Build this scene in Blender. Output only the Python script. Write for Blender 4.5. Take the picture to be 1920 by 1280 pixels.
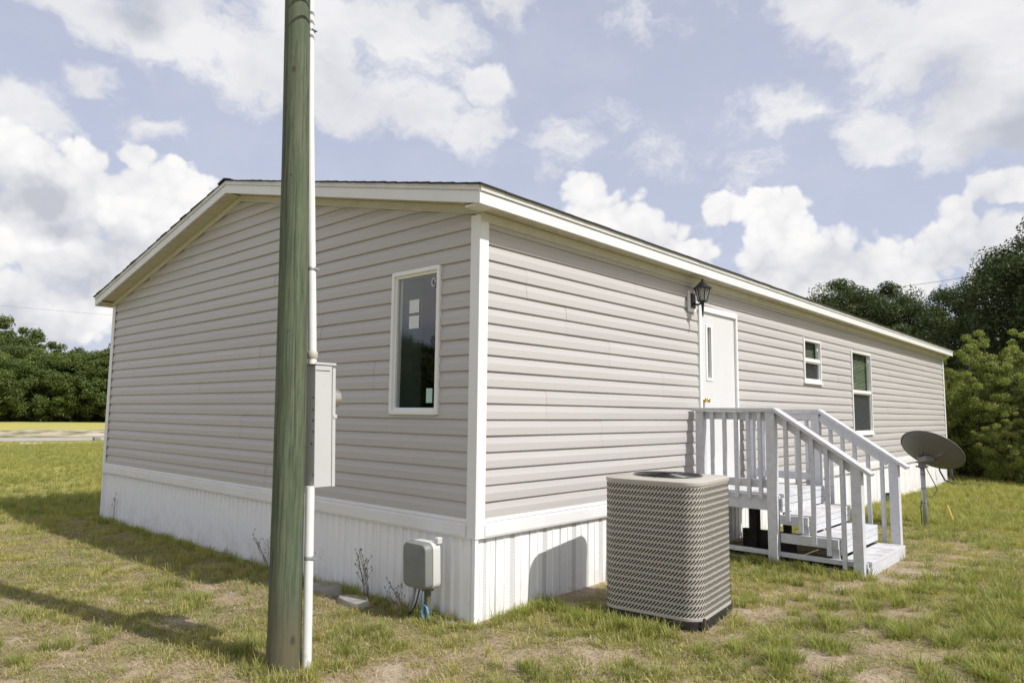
import bpy, bmesh, math, random
import numpy as np
from mathutils import Vector, Matrix
random.seed(7); RNG = np.random.default_rng(7)
for o in list(bpy.data.objects): bpy.data.objects.remove(o)
S = bpy.context.scene
COL = S.collection
PI = math.pi

# ------------------------------------------------------------------ camera
F = 1318.6; YAW = .733866; PIT = .101275; ROL = .010833
CAM = np.array([3.84715, -3.87461, 1.61293])
fw = np.array([-math.sin(YAW)*math.cos(PIT), math.cos(YAW)*math.cos(PIT), math.sin(PIT)])
rt = np.array([math.cos(YAW), math.sin(YAW), 0.]); up = np.cross(rt, fw)
r2 = math.cos(ROL)*rt + math.sin(ROL)*up; u2 = -math.sin(ROL)*rt + math.cos(ROL)*up
cd = bpy.data.cameras.new('camera'); cam = bpy.data.objects.new('camera', cd); COL.objects.link(cam)
cd.sensor_width = 36; cd.lens = F/1920*36; cd.clip_start = .05; cd.clip_end = 3000
M = Matrix.Identity(4)
for i in range(3):
    M[i][0] = r2[i]; M[i][1] = u2[i]; M[i][2] = -fw[i]; M[i][3] = CAM[i]
cam.matrix_world = M
S.camera = cam
def ray(x, y): return fw + r2*(x-960)/F - u2*(y-640)/F
def onZ(x, y, z=0.):
    d = ray(x, y); return CAM + d*((z-CAM[2])/d[2])
def onY(x, y, Y):
    d = ray(x, y); return CAM + d*((Y-CAM[1])/d[1])
def onX(x, y, X):
    d = ray(x, y); return CAM + d*((X-CAM[0])/d[0])
def azel(x, y):
    d = ray(x, y); d = d/np.linalg.norm(d)
    return math.atan2(d[0], d[1]), math.asin(d[2])

# ------------------------------------------------------------------ light
SUN = np.array([.90, .172, 1.0]); SUN = SUN/np.linalg.norm(SUN)
EL = math.asin(SUN[2]); 
w = bpy.data.worlds.new('World'); S.world = w; w.use_nodes = True
sl = bpy.data.lights.new('sun', 'SUN'); sl.energy = 4.5; sl.angle = math.radians(.53); sl.color = (1, .968, .915)
so = bpy.data.objects.new('sun', sl); COL.objects.link(so)
so.rotation_euler = Vector(SUN).to_track_quat('Z', 'Y').to_euler()
so.location = (20, 4, 22)
S.view_settings.view_transform = 'Standard'; S.view_settings.look = 'None'
S.view_settings.exposure = 0.0; S.view_settings.gamma = 1; S.view_settings.use_curve_mapping = False

class NT:
    def __init__(s, t): s.t = t; s.n = t.nodes; s.l = t.links
    def node(s, typ, **kw):
        n = s.n.new(typ)
        for k, v in kw.items(): setattr(n, k, v)
        return n
    def put(s, sock, v):
        if v is None: return
        if hasattr(v, 'is_output'): s.l.new(v, sock)
        else:
            try: sock.default_value = v
            except Exception: sock.default_value = tuple(v)+(1,)
    def math(s, op, a, b=None, c=None, clamp=False):
        n = s.node('ShaderNodeMath', operation=op); n.use_clamp = clamp
        for i, v in enumerate((a, b, c)): s.put(n.inputs[i], v)
        return n.outputs[0]
    def vm(s, op, a, b=None, scale=None):
        n = s.node('ShaderNodeVectorMath', operation=op)
        s.put(n.inputs[0], a); s.put(n.inputs[1], b)
        if scale is not None: s.put(n.inputs['Scale'], scale)
        return n.outputs['Value'] if op in ('LENGTH', 'DOT_PRODUCT', 'DISTANCE') else n.outputs[0]
    def mix(s, f, a, b, typ='MIX'):
        n = s.node('ShaderNodeMix', data_type='RGBA', blend_type=typ)
        s.put(n.inputs[0], f); s.put(n.inputs[6], a if hasattr(a, 'is_output') else tuple(a)+(1,)); s.put(n.inputs[7], b if hasattr(b, 'is_output') else tuple(b)+(1,))
        return n.outputs[2]
    def noise(s, vec, scale, detail=4, rough=.55, dist=0.):
        n = s.node('ShaderNodeTexNoise'); s.put(n.inputs['Vector'], vec)
        n.inputs['Scale'].default_value = scale; n.inputs['Detail'].default_value = detail
        n.inputs['Roughness'].default_value = rough; n.inputs['Distortion'].default_value = dist
        return n.outputs['Fac']
    def rng(s, v, a, b, c=0., d=1., smooth=True):
        n = s.node('ShaderNodeMapRange', interpolation_type='SMOOTHSTEP' if smooth else 'LINEAR')
        for i, x in enumerate((v, a, b, c, d)): s.put(n.inputs[i], x)
        return n.outputs[0]
    def scalev(s, v, sc):
        return s.vm('MULTIPLY', v, sc)

# --- the sky: Nishita air, a soft broken sheet of cloud and cumulus towers, placed by bearing and height
SHEET = [(170, 15, 140, 55), (320, 55, 180, 85), (470, 105, 140, 75), (570, 50, 170, 120), (650, 165, 120, 50), (745, 55, 140, 75), (840, 60, 75, 60), (700, 190, 130, 50), (800, 225, 110, 38), (890, 250, 95, 34), (905, 160, 38, 55),
         (170, 160, 60, 24, .55), (275, 235, 50, 22, .35), (60, 215, 130, 45), (930, 0, 70, 24, .5), (1180, 60, 50, 28, .35), (1290, 50, 40, 36, .2), (1050, 282, 80, 22, .4), (1180, 275, 45, 15, .15),
         (1550, 15, 130, 55), (1640, 70, 95, 75), (1720, 130, 120, 110), (1850, 80, 170, 130), (1830, 225, 170, 75), (1650, 250, 115, 42), (1490, 205, 70, 28, .6), (1920, 190, 130, 100), (1390, 318, 60, 26, .15)]
TOWERS = [(50, 310, 120, 75), (250, 288, 46, 42), (150, 340, 120, 70), (330, 352, 75, 55), (240, 385, 150, 75), (60, 440, 150, 95), (120, 480, 130, 55), (320, 450, 90, 90), (210, 505, 140, 45), (40, 565, 120, 42), (150, 595, 110, 40), (60, 630, 150, 40),
          (1105, 362, 46, 46), (1125, 405, 66, 52), (1180, 432, 74, 58), (1235, 472, 84, 52), (1295, 494, 76, 44), (1350, 395, 32, 50), (1440, 400, 56, 54), (1485, 388, 42, 40), (1465, 450, 95, 64), (1560, 470, 64, 42), (1625, 500, 110, 48), (1500, 520, 150, 55),
          (1725, 505, 110, 45), (1845, 358, 52, 46), (1895, 345, 50, 46), (1800, 408, 66, 38), (1870, 430, 100, 56), (1900, 485, 120, 55), (1765, 462, 90, 38)]
GREY = [(80, 375, 120, 80, .85), (130, 420, 100, 60, .7), (240, 465, 160, 42, .6), (60, 610, 180, 34, .5), (150, 528, 190, 30, .6), (1880, 250, 200, 60, .95), (1790, 185, 170, 85, .55), (1420, 505, 100, 70, .4), (270, 20, 120, 45, .6), (1830, 470, 170, 50, .4), (1550, 520, 160, 40, .4), (1200, 480, 110, 40, .35)]
def sky():
    T = NT(w.node_tree); T.n.clear()
    vec = T.node('ShaderNodeTexCoord').outputs['Generated']
    wn = T.node('ShaderNodeTexNoise'); T.put(wn.inputs['Vector'], vec); wn.inputs['Scale'].default_value = 9; wn.inputs['Detail'].default_value = 4; wn.inputs['Roughness'].default_value = .62
    wv = T.vm('SUBTRACT', wn.outputs['Color'], (.5, .5, .5))
    va = T.vm('ADD', vec, T.vm('SCALE', wv, scale=.10)); vb = T.vm('ADD', vec, T.vm('SCALE', wv, scale=.045))
    def bearing(v, k):      # azimuth and height, height stretched so that discs become flat ovals
        sx = T.node('ShaderNodeSeparateXYZ'); T.put(sx.inputs[0], v); cx = T.node('ShaderNodeCombineXYZ')
        T.put(cx.inputs[0], T.math('ARCTAN2', sx.outputs[0], sx.outputs[1])); T.put(cx.inputs[1], T.math('MULTIPLY', sx.outputs[2], k)); return cx.outputs[0]
    def discs(q, L, k):
        acc = None
        for bl in L:
            px, py, hw, hh = bl[:4]; a, e = azel(px, py); a1, _ = azel(px+hw, py); _, e1 = azel(px, py-hh)
            r = .5*(abs(a1-a)+abs(math.sin(e1)-math.sin(e))*k); st = bl[4] if len(bl) > 4 else 1.
            val = T.math('MULTIPLY_ADD', T.vm('DISTANCE', q, (a, math.sin(e)*k, 0)), -st/r, st)
            acc = val if acc is None else T.math('MAXIMUM', acc, val)
        return acc
    qa = bearing(va, 1.75); qb = bearing(vb, 1.15)
    nA = T.noise(T.scalev(va, (1, 1, 1.9)), 8.5, 6, .64)
    free = T.math('MULTIPLY_ADD', T.noise(T.scalev(vec, (1, 1, 2.2)), 2.1, 2, .5), 4.2, -2.2)
    free = T.math('ADD', free, T.rng(T.vm('DOT_PRODUCT', vec, tuple(fw)), .50, .80, 0., -2.))
    A = T.math('ADD', T.math('MAXIMUM', discs(qa, SHEET, 1.75), free), T.math('MULTIPLY_ADD', nA, 2.6, -1.12))
    bil = None
    for sc, am in ((24, .55), (62, .32)):
        vo = T.node('ShaderNodeTexVoronoi', feature='F1'); T.put(vo.inputs['Vector'], vb); vo.inputs['Scale'].default_value = sc
        t = T.math('MULTIPLY', T.math('POWER', vo.outputs['Distance'], 1.6), -am); bil = t if bil is None else T.math('ADD', bil, t)
    B = T.math('ADD', discs(qb, TOWERS, 1.15), T.math('ADD', T.math('MULTIPLY_ADD', bil, 1.2, .42), T.math('MULTIPLY_ADD', nA, .9, -.45)))
    G = T.math('MAXIMUM', discs(qa, GREY, 1.75), 0.)
    lo = T.noise(T.scalev(vb, (1, 1, 1.7)), 7., 4, .62)
    dA = T.math('MULTIPLY', T.rng(A, -.10, .62), .95)
    dB = T.rng(B, -.02, .30)
    litA = T.math('SUBTRACT', T.math('MULTIPLY_ADD', lo, 1.5, .05), T.math('MULTIPLY', G, 1.2), clamp=True)
    litB = T.math('SUBTRACT', T.math('MULTIPLY_ADD', bil, .75, T.math('MULTIPLY_ADD', lo, 1.1, .52)), T.math('MULTIPLY', G, 1.4), clamp=True)
    cA = T.mix(litA, (.52, .545, .61), (.90, .895, .91)); cB = T.mix(litB, (.56, .58, .645), (.99, .98, .975))
    sk = T.node('ShaderNodeTexSky', sky_type='NISHITA'); sk.sun_disc = False
    sk.sun_elevation = EL; sk.sun_rotation = math.atan2(SUN[0], SUN[1]); sk.air_density = 1.; sk.dust_density = 2.2; sk.ozone_density = 1.2
    skc = T.mix(1., sk.outputs[0], (.105, .105, .105), 'MULTIPLY')
    hz = T.node('ShaderNodeSeparateXYZ'); T.put(hz.inputs[0], vec)
    veil = T.rng(hz.outputs[2], 0., .75, .80, .60, False)      # thin high haze whitens the blue
    skc = T.mix(veil, skc, (.645, .68, .84))
    skc = T.mix(T.math('MULTIPLY', T.rng(lo, .4, .7), .12), skc, (.85, .86, .90))
    c = T.mix(dB, T.mix(dA, skc, cA), cB)
    bg = T.node('ShaderNodeBackground'); T.put(bg.inputs[0], c); bg.inputs[1].default_value = 1.0
    out = T.node('ShaderNodeOutputWorld'); T.l.new(bg.outputs[0], out.inputs[0])
    w.cycles.sampling_method = 'MANUAL'; w.cycles.sample_map_resolution = 512
sky()

# ------------------------------------------------------------------ materials
MATS = {}
def mat(name, base=(.5, .5, .5), rough=.5, var=0., vscale=6., vcol=None, bump=0., bscale=80., stretch=(1, 1, 1), metal=0., rnd=0., spec=.5, dirt=None, build=None):
    if name in MATS: return MATS[name]
    m = bpy.data.materials.new(name); m.use_nodes = True; MATS[name] = m
    T = NT(m.node_tree); B = T.n['Principled BSDF']
    tc = T.node('ShaderNodeTexCoord'); pos = tc.outputs['Object']
    gp = T.node('ShaderNodeNewGeometry').outputs['Position']
    P = T.scalev(gp, stretch)
    col = None
    if var:
        f = T.rng(T.noise(P, vscale, 6, .6), .3, .7)
        v2 = vcol or tuple(max(0, c*(1-var)) for c in base)
        col = T.mix(f, base, v2)
    if rnd:
        oi = T.node('ShaderNodeObjectInfo')
        k = T.math('MULTIPLY_ADD', oi.outputs['Random'], 2*rnd, 1-rnd)
        cc = T.node('ShaderNodeCombineColor')
        for i in range(3): T.put(cc.inputs[i], k)
        col = T.mix(1., col if col is not None else base, cc.outputs[0], 'MULTIPLY')
    if dirt:   # (colour, amount, scale)
        f = T.math('MULTIPLY', T.rng(T.noise(P, dirt[2], 8, .7), .5, .78), dirt[1])
        col = T.mix(f, col if col is not None else base, dirt[0])
    if col is not None: T.put(B.inputs['Base Color'], col)
    else: B.inputs['Base Color'].default_value = tuple(base)+(1,)
    B.inputs['Roughness'].default_value = rough; B.inputs['Metallic'].default_value = metal
    B.inputs['Specular IOR Level'].default_value = spec
    if bump:
        bn = T.node('ShaderNodeBump'); bn.inputs['Strength'].default_value = bump; bn.inputs['Distance'].default_value = .004
        T.put(bn.inputs['Height'], T.noise(P, bscale, 5, .6)); T.l.new(bn.outputs[0], B.inputs['Normal'])
    if build: build(T, B, gp, pos)
    return m

SIDING = mat('vinyl_siding', (.494, .472, .460), .42, var=.06, vscale=1.2, rnd=.022, bump=.12, bscale=60, stretch=(.25, .25, 6), dirt=((.36, .33, .28), .12, 1.4))
WHITE = mat('white_vinyl', (.79, .79, .80), .38, var=.05, vscale=2.5, rnd=.015)
def skirt_build(T, B, gp, pos):
    sp = T.node('ShaderNodeSeparateXYZ'); T.put(sp.inputs[0], gp)
    low = T.rng(sp.outputs[2], .05, .40, 1., 0.)
    n = T.rng(T.noise(T.scalev(gp, (1, 1, 1)), 3, 8, .7), .40, .75)
    fine = T.rng(T.noise(gp, 70, 4, .7), .45, .75)
    f = T.math('MULTIPLY', T.math('MULTIPLY', low, n), T.math('MULTIPLY_ADD', fine, .5, .3))
    c = T.mix(f, (.87, .87, .88), (.45, .38, .29)); T.put(B.inputs['Base Color'], c)
SKIRT = mat('skirting_vinyl', (.8, .8, .8), .4, build=skirt_build)
def vent_build(T, B, gp, pos):
    sp = T.node('ShaderNodeSeparateXYZ'); T.put(sp.inputs[0], gp)
    h = T.math('ADD', sp.outputs[0], sp.outputs[1])
    a = T.math('SINE', T.math('MULTIPLY', T.math('ADD', h, T.math('MULTIPLY', sp.outputs[2], .6)), 2*PI/.013))
    b = T.math('SINE', T.math('MULTIPLY', T.math('SUBTRACT', h, T.math('MULTIPLY', sp.outputs[2], .6)), 2*PI/.013))
    f = T.rng(T.math('MULTIPLY', a, b), .25, .55)
    T.put(B.inputs['Base Color'], T.mix(f, (.78, .78, .78), (.16, .15, .14)))
VENT = mat('skirting_vent', (.8, .8, .8), .45, build=vent_build)
TRIM = mat('painted_trim', (.76, .76, .755), .45, var=.06, vscale=3, bump=.1, bscale=120, dirt=((.45, .42, .36), .18, 2.5))
DRIP = mat('drip_edge', (.66, .655, .635), .4, var=.08, dirt=((.36, .33, .26), .35, 3))
def soffit_build(T, B, gp, pos):
    sp = T.node('ShaderNodeSeparateXYZ'); T.put(sp.inputs[0], gp)
    a = T.math('SINE', T.math('MULTIPLY', sp.outputs[0], 2*PI/.018)); b = T.math('SINE', T.math('MULTIPLY', sp.outputs[1], 2*PI/.018))
    f = T.math('MULTIPLY', T.rng(T.math('MULTIPLY', a, b), .35, .65), .55)
    d = T.rng(T.noise(gp, 5, 6, .7), .45, .75)
    c = T.mix(T.math('MULTIPLY', d, .35), (.66, .63, .53), (.42, .36, .24))
    T.put(B.inputs['Base Color'], T.mix(f, c, (.14, .12, .08)))
SOFFIT = mat('soffit_vinyl', (.66, .63, .53), .5, build=soffit_build)
FRIEZE = mat('frieze_trim', (.66, .645, .59), .45, var=.08, dirt=((.42, .36, .22), .45, 4))
SHINGLE = mat('asphalt_shingle', (.035, .033, .032), .9, var=.4, vscale=40, bump=.6, bscale=300)
SHEATH = mat('sheathing', (.30, .29, .27), .8)
DOORW = mat('door_paint', (.66, .66, .66), .4, var=.03)
FRAMEW = mat('window_frame_white', (.82, .82, .81), .35, var=.03)
BRASS = mat('brass', (.80, .55, .20), .25, metal=1.)
BLACK = mat('black_metal', (.012, .012, .013), .4)
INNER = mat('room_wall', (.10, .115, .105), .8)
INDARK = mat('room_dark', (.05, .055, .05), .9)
BLIND = mat('blind_slat', (.30, .33, .26), .5)
BLINDD = mat('screened_blind', (.30, .30, .29), .7)
STICK = mat('paper_sticker', (.75, .76, .76), .7, var=.25, vscale=60)
STICKG = mat('green_sticker', (.42, .60, .53), .6)
def glass_build(T, B, gp, pos):
    T.n.remove(B)
    gl = T.node('ShaderNodeBsdfGlossy'); gl.inputs['Roughness'].default_value = .0; gl.inputs['Color'].default_value = (1, 1, 1, 1)
    tr = T.node('ShaderNodeBsdfTransparent'); tr.inputs[0].default_value = (.80, .86, .83, 1)
    fr = T.node('ShaderNodeFresnel'); bf = T.node('ShaderNodeNewGeometry').outputs['Backfacing']; T.put(fr.inputs[0], T.math('MULTIPLY_ADD', bf, 1/1.6-1.6, 1.6))
    f = T.math('MULTIPLY_ADD', fr.outputs[0], 1.25, .03, clamp=True)
    mx = T.node('ShaderNodeMixShader'); T.put(mx.inputs[0], f); T.l.new(tr.outputs[0], mx.inputs[1]); T.l.new(gl.outputs[0], mx.inputs[2])
    T.l.new(mx.outputs[0], T.n['Material Output'].inputs[0])
GLASS = mat('window_glass', build=glass_build)
def lamp_glass(T, B, gp, pos):
    B.inputs['Base Color'].default_value = (.55, .56, .55, 1); B.inputs['Transmission Weight'].default_value = .6; B.inputs['Roughness'].default_value = .2; B.inputs['Alpha'].default_value = .55
LGLASS = mat('lantern_glass', build=lamp_glass)
def deck_build(T, B, gp, pos):
    oi = T.node('ShaderNodeObjectInfo')
    off = T.vm('ADD', pos, T.vm('SCALE', (1, 1.7, .6), scale=T.math('MULTIPLY', oi.outputs['Random'], 20)))
    n = T.noise(T.scalev(off, (6, 6, 6)), 3, 8, .7)
    g = T.noise(T.scalev(off, (3, 40, 40)), 2.2, 5, .7)
    geo = T.node('ShaderNodeNewGeometry'); nz = T.node('ShaderNodeSeparateXYZ'); T.put(nz.inputs[0], geo.outputs['Normal'])
    worn = T.math('MULTIPLY', T.rng(nz.outputs[2], .5, .9), T.rng(T.noise(gp, 5., 7, .72), .44, .60))
    c = T.mix(T.rng(n, .35, .7), (.60, .61, .64), (.50, .51, .54))
    c = T.mix(T.math('MULTIPLY', T.rng(g, .55, .75), .45), c, (.36, .35, .34))
    c = T.mix(T.math('MULTIPLY', worn, .6), c, (.38, .32, .26))
    T.put(B.inputs['Base Color'], c)
    bn = T.node('ShaderNodeBump'); bn.inputs['Strength'].default_value = .35; bn.inputs['Distance'].default_value = .003
    T.put(bn.inputs['Height'], g); T.l.new(bn.outputs[0], B.inputs['Normal'])
DECK = mat('weathered_paint', (.6, .6, .6), .7, build=deck_build)
DARKW = mat('bare_dark_wood', (.045, .037, .031), .85, var=.5, vscale=8, bump=.3)
ACM = mat('ac_steel', (.455, .425, .375), .5, var=.08, vscale=4, dirt=((.33, .28, .22), .35, 3), bump=.08, bscale=200)
ACD = mat('ac_slot_dark', (.035, .03, .027), .7)
ACB = mat('ac_base_black', (.018, .018, .018), .6, dirt=((.25, .2, .14), .5, 9))
RUST = mat('rusty_strap', (.12, .075, .045), .8, var=.4, vscale=60)
PVC = mat('pvc_grey_white', (.74, .74, .73), .35, var=.04, dirt=((.45, .42, .36), .3, 7))
PVCOLD = mat('pvc_collar', (.46, .43, .36), .5, var=.1)
GALV = mat('galvanised', (.42, .43, .44), .42, metal=.6, var=.15, vscale=12)
BOXG = mat('meter_box_grey', (.50, .50, .49), .42, var=.04, vscale=5, dirt=((.35, .33, .3), .15, 8))
PEDG = mat('pedestal_grey', (.215, .225, .215), .5, var=.15, vscale=5, dirt=((.32, .31, .28), .3, 7))
PEDL = mat('pedestal_light', (.56, .56, .54), .5)
STAKE = mat('stake_olive', (.13, .14, .095), .6, metal=.2, var=.2)
CABLE = mat('cable_black', (.015, .015, .017), .5)
BLUEW = mat('blue_wire', (.13, .38, .68), .45)
YELW = mat('yellow_stake', (.62, .42, .08), .5)
DISH = mat('dish_grey', (.125, .122, .115), .5, var=.08, vscale=3)
STONE = mat('concrete_stone', (.32, .30, .26), .9, var=.3, vscale=9, bump=.6, bscale=60)
METERG = mat('meter_glass', (.55, .52, .45), .15, metal=.7)
def pole_build(T, B, gp, pos):
    sp = T.node('ShaderNodeSeparateXYZ'); T.put(sp.inputs[0], gp)
    g = T.noise(T.scalev(gp, (26, 26, .9)), 2.2, 8, .72)
    g2 = T.noise(T.scalev(gp, (9, 9, 1.2)), 1.6, 5, .6)
    c = T.mix(T.rng(g, .40, .62), (.108, .134, .080), (.042, .056, .033))
    patch = T.rng(T.noise(T.scalev(gp, (6, 6, 2.2)), 1.3, 6, .7), .45, .62)
    c = T.mix(T.math('MULTIPLY', patch, .5), c, (.060, .082, .046))
    hair = T.rng(T.noise(T.scalev(gp, (70, 70, 1.1)), 2., 4, .7), .60, .68)
    c = T.mix(T.math('MULTIPLY', hair, .7), c, (.022, .026, .016))
    c = T.mix(T.math('MULTIPLY', T.rng(g2, .42, .75), .55), c, (.135, .14, .088))
    bands = T.rng(T.noise(T.scalev(gp, (1.5, 1.5, 7)), 1.4, 5, .6), .56, .7)
    c = T.mix(T.math('MULTIPLY', bands, .35), c, (.065, .09, .06))
    low = T.rng(sp.outputs[2], .05, .6, .8, 0.)
    c = T.mix(low, c, (.115, .095, .055))
    for (kx, ky, kz, r) in KNOTS:
        d = T.vm('LENGTH', T.vm('MULTIPLY', T.vm('SUBTRACT', gp, (kx, ky, kz)), (1, 1, .62)))
        ring = T.math('SINE', T.math('MULTIPLY', d, 190/r*.03))
        f = T.math('MULTIPLY', T.rng(d, r*.5, r*1.15, 1., 0.), T.math('MULTIPLY_ADD', ring, .3, .6))
        c = T.mix(f, c, (.045, .035, .02))
    T.put(B.inputs['Base Color'], c); B.inputs['Roughness'].default_value = .8
    bn = T.node('ShaderNodeBump'); bn.inputs['Strength'].default_value = .55; bn.inputs['Distance'].default_value = .006
    T.put(bn.inputs['Height'], g); T.l.new(bn.outputs[0], B.inputs['Normal'])

# ------------------------------------------------------------------ mesh helpers
class MB:
    def __init__(s): s.v = []; s.f = []; s.m = []
    def face(s, pts, mi=0):
        b = len(s.v); s.v += [tuple(p) for p in pts]; s.f.append(tuple(range(b, b+len(pts)))); s.m.append(mi)
    def hexa(s, p, mi=0):   # 8 points: bottom 4 ccw, top 4 ccw
        b = len(s.v); s.v += [tuple(q) for q in p]
        for f in ((0, 3, 2, 1), (4, 5, 6, 7), (0, 1, 5, 4), (1, 2, 6, 5), (2, 3, 7, 6), (3, 0, 4, 7)):
            s.f.append(tuple(b+i for i in f)); s.m.append(mi)
    def box(s, x0, x1, y0, y1, z0, z1, mi=0):
        x0, x1 = sorted((x0, x1)); y0, y1 = sorted((y0, y1)); z0, z1 = sorted((z0, z1))
        s.hexa([(x0, y0, z0), (x1, y0, z0), (x1, y1, z0), (x0, y1, z0), (x0, y0, z1), (x1, y0, z1), (x1, y1, z1), (x0, y1, z1)], mi)
    def beam(s, a, b, wd, ht, upv=(0, 0, 1), mi=0):   # box along a-b, width wd across, height ht along upv
        a = np.array(a, float); b = np.array(b, float); d = (b-a)/np.linalg.norm(b-a)
        u = np.array(upv, float); u = u-d*(u@d); u = u/np.linalg.norm(u); r = np.cross(d, u)
        r = r*wd/2; u = u*ht/2
        s.hexa([a-r-u, a+r-u, b+r-u, b-r-u, a-r+u, a+r+u, b+r+u, b-r+u], mi)
    def tube(s, path, rad, n=8, mi=0, caps=True):
        path = [np.array(p, float) for p in path]; R = rad if hasattr(rad, '__len__') else [rad]*len(path)
        b0 = len(s.v); prev = None
        for i, p in enumerate(path):
            t = path[min(i+1, len(path)-1)]-path[max(i-1, 0)]; t = t/(np.linalg.norm(t)+1e-9)
            if prev is None:
                prev = np.cross(t, (0, 0, 1.) if abs(t[2]) < .9 else (1., 0, 0))
            a = prev-t*(prev@t); a = a/(np.linalg.norm(a)+1e-9); prev = a; c = np.cross(t, a)
            for k in range(n):
                q = 2*PI*k/n; s.v.append(tuple(p+R[i]*(a*math.cos(q)+c*math.sin(q))))
        for i in range(len(path)-1):
            for k in range(n):
                k2 = (k+1) % n
                s.f.append((b0+i*n+k, b0+i*n+k2, b0+(i+1)*n+k2, b0+(i+1)*n+k)); s.m.append(mi)
        if caps:
            s.f.append(tuple(b0+k for k in range(n))[::-1]); s.m.append(mi)
            e = b0+(len(path)-1)*n; s.f.append(tuple(e+k for k in range(n))); s.m.append(mi)
    def build(s, name, mats, parent=None, smooth=False, bevel=0., loc=None, autos=None):
        me = bpy.data.meshes.new(name); me.from_pydata(s.v, [], s.f)
        for m_ in (mats if isinstance(mats, (list, tuple)) else [mats]): me.materials.append(m_)
        me.polygons.foreach_set('material_index', s.m)
        bm = bmesh.new(); bm.from_mesh(me); bmesh.ops.remove_doubles(bm, verts=bm.verts, dist=1e-5)
        bmesh.ops.recalc_face_normals(bm, faces=bm.faces); bm.to_mesh(me); bm.free()
        if smooth: me.shade_smooth()
        if autos is not None: me.shade_smooth(); me.set_sharp_from_angle(angle=math.radians(autos))
        o = bpy.data.objects.new(name, me); COL.objects.link(o)
        if parent is not None:
            o.parent = parent; o.matrix_parent_inverse = parent.matrix_basis.inverted() if parent.parent is None else (parent.parent.matrix_basis @ parent.matrix_parent_inverse @ parent.matrix_basis).inverted()
        if bevel:
            md = o.modifiers.new('bevel', 'BEVEL'); md.width = bevel; md.segments = 2; md.limit_method = 'ANGLE'
        return o
def tag(o, label=None, cat=None, group=None, kind=None):
    if label: o['label'] = label
    if cat: o['category'] = cat
    if group: o['group'] = group
    if kind: o['kind'] = kind
    return o
def thing(name, loc, label, cat, group=None):
    o = bpy.data.objects.new(name, None); COL.objects.link(o); o.location = loc; o.empty_display_size = .2
    bpy.context.view_layer.update() if False else None
    o.matrix_basis = Matrix.Translation(loc)
    return tag(o, label, cat, group)
def fbm2(x, y, sc, oct=4, seed=0):
    x = np.asarray(x, float)*sc; y = np.asarray(y, float)*sc; t = np.zeros_like(x); a = 1.; tot = 0
    for o in range(oct):
        xi = np.floor(x).astype(np.int64); yi = np.floor(y).astype(np.int64); fx = x-xi; fy = y-yi
        fx = fx*fx*(3-2*fx); fy = fy*fy*(3-2*fy)
        def h(i, j):
            n = (i*374761393+j*668265263+(seed+o)*1442695041) & 0xffffffff
            n = ((n ^ (n >> 13))*1274126177) & 0xffffffff
            return ((n ^ (n >> 16)) & 0xffff)/65535.
        t += a*((h(xi, yi)*(1-fx)+h(xi+1, yi)*fx)*(1-fy)+(h(xi, yi+1)*(1-fx)+h(xi+1, yi+1)*fx)*fy)
        tot += a; a *= .5; x = x*2.03+17; y = y*2.03+31
    return t/tot

# ------------------------------------------------------------------ ground
CTRL = np.array([(0, 0, .03), (-4, 0, 0), (-7.97, 0, -.02), (0, 17, -.04), (0, 10, .0), (.3, 1.5, .05), (.95, 1.2, .075), (1.0, 2.2, .09), (1.3, 3.3, .125), (1.9, 4.1, .13), (1.3, 5.0, .12), (.3, 4.1, .10),
                 (1.4, 7.9, .06), (-.27, -1.41, 0), (-2, -1.5, 0), (2, -1.5, .02), (3.8, 0, .03), (3.2, 2.5, .09), (4.2, 5, .08), (-11, 0, -.01), (-5, -3, 0), (2, 13, 0), (5, 10, .03)])
def gz(x, y):
    x = np.asarray(x, float); y = np.asarray(y, float); num = np.zeros_like(x); den = np.full_like(x, .05)
    for (a, b, c) in CTRL:
        wgt = np.exp(-((x-a)**2+(y-b)**2)/(2*1.1**2)); num += wgt*c; den += wgt
    z = num/den
    z += (fbm2(x, y, 1.3, 3, 3)-.5)*.022*np.clip(1-np.hypot(x-1, y)/40, 0, 1)
    return z
def onG(px, py):
    z = .03
    for _ in range(5): g = onZ(px, py, z); z = float(gz(g[0], g[1]))
    return g
PATCH = []   # bare sandy patches: (x, y, rx, ry)
for (px, py, r) in [(200, 1130, .25), (290, 1180, .0), (250, 1240, .30), (300, 1262, .35), (430, 1272, .22), (120, 1215, .2), (150, 975, .55), (330, 1165, .22), (390, 1100, .3), (440, 1120, .3), (720, 1262, .40), (900, 1215, .3), (980, 1235, .3),
                    (1120, 1215, .28), (1390, 1150, .40), (1440, 1140, .45), (1480, 1130, .35), (1580, 1100, .28), (1660, 1085, .35), (1740, 1055, .5), (1600, 1095, .32), (1700, 1068, .42), (1765, 1042, .4), (1720, 1032, .32), (1785, 1058, .28), (1700, 1228, .28), (1540, 1240, .32), (1420, 1250, .2), (1910, 1035, .3), (1640, 1270, .25), (1100, 1110, .35), (1040, 1130, .25), (640, 1270, .3), (1300, 1190, .3), (1345, 1185, .28)]:
    if r:
        g = onG(px, py); PATCH.append((g[0], g[1], r))
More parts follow.
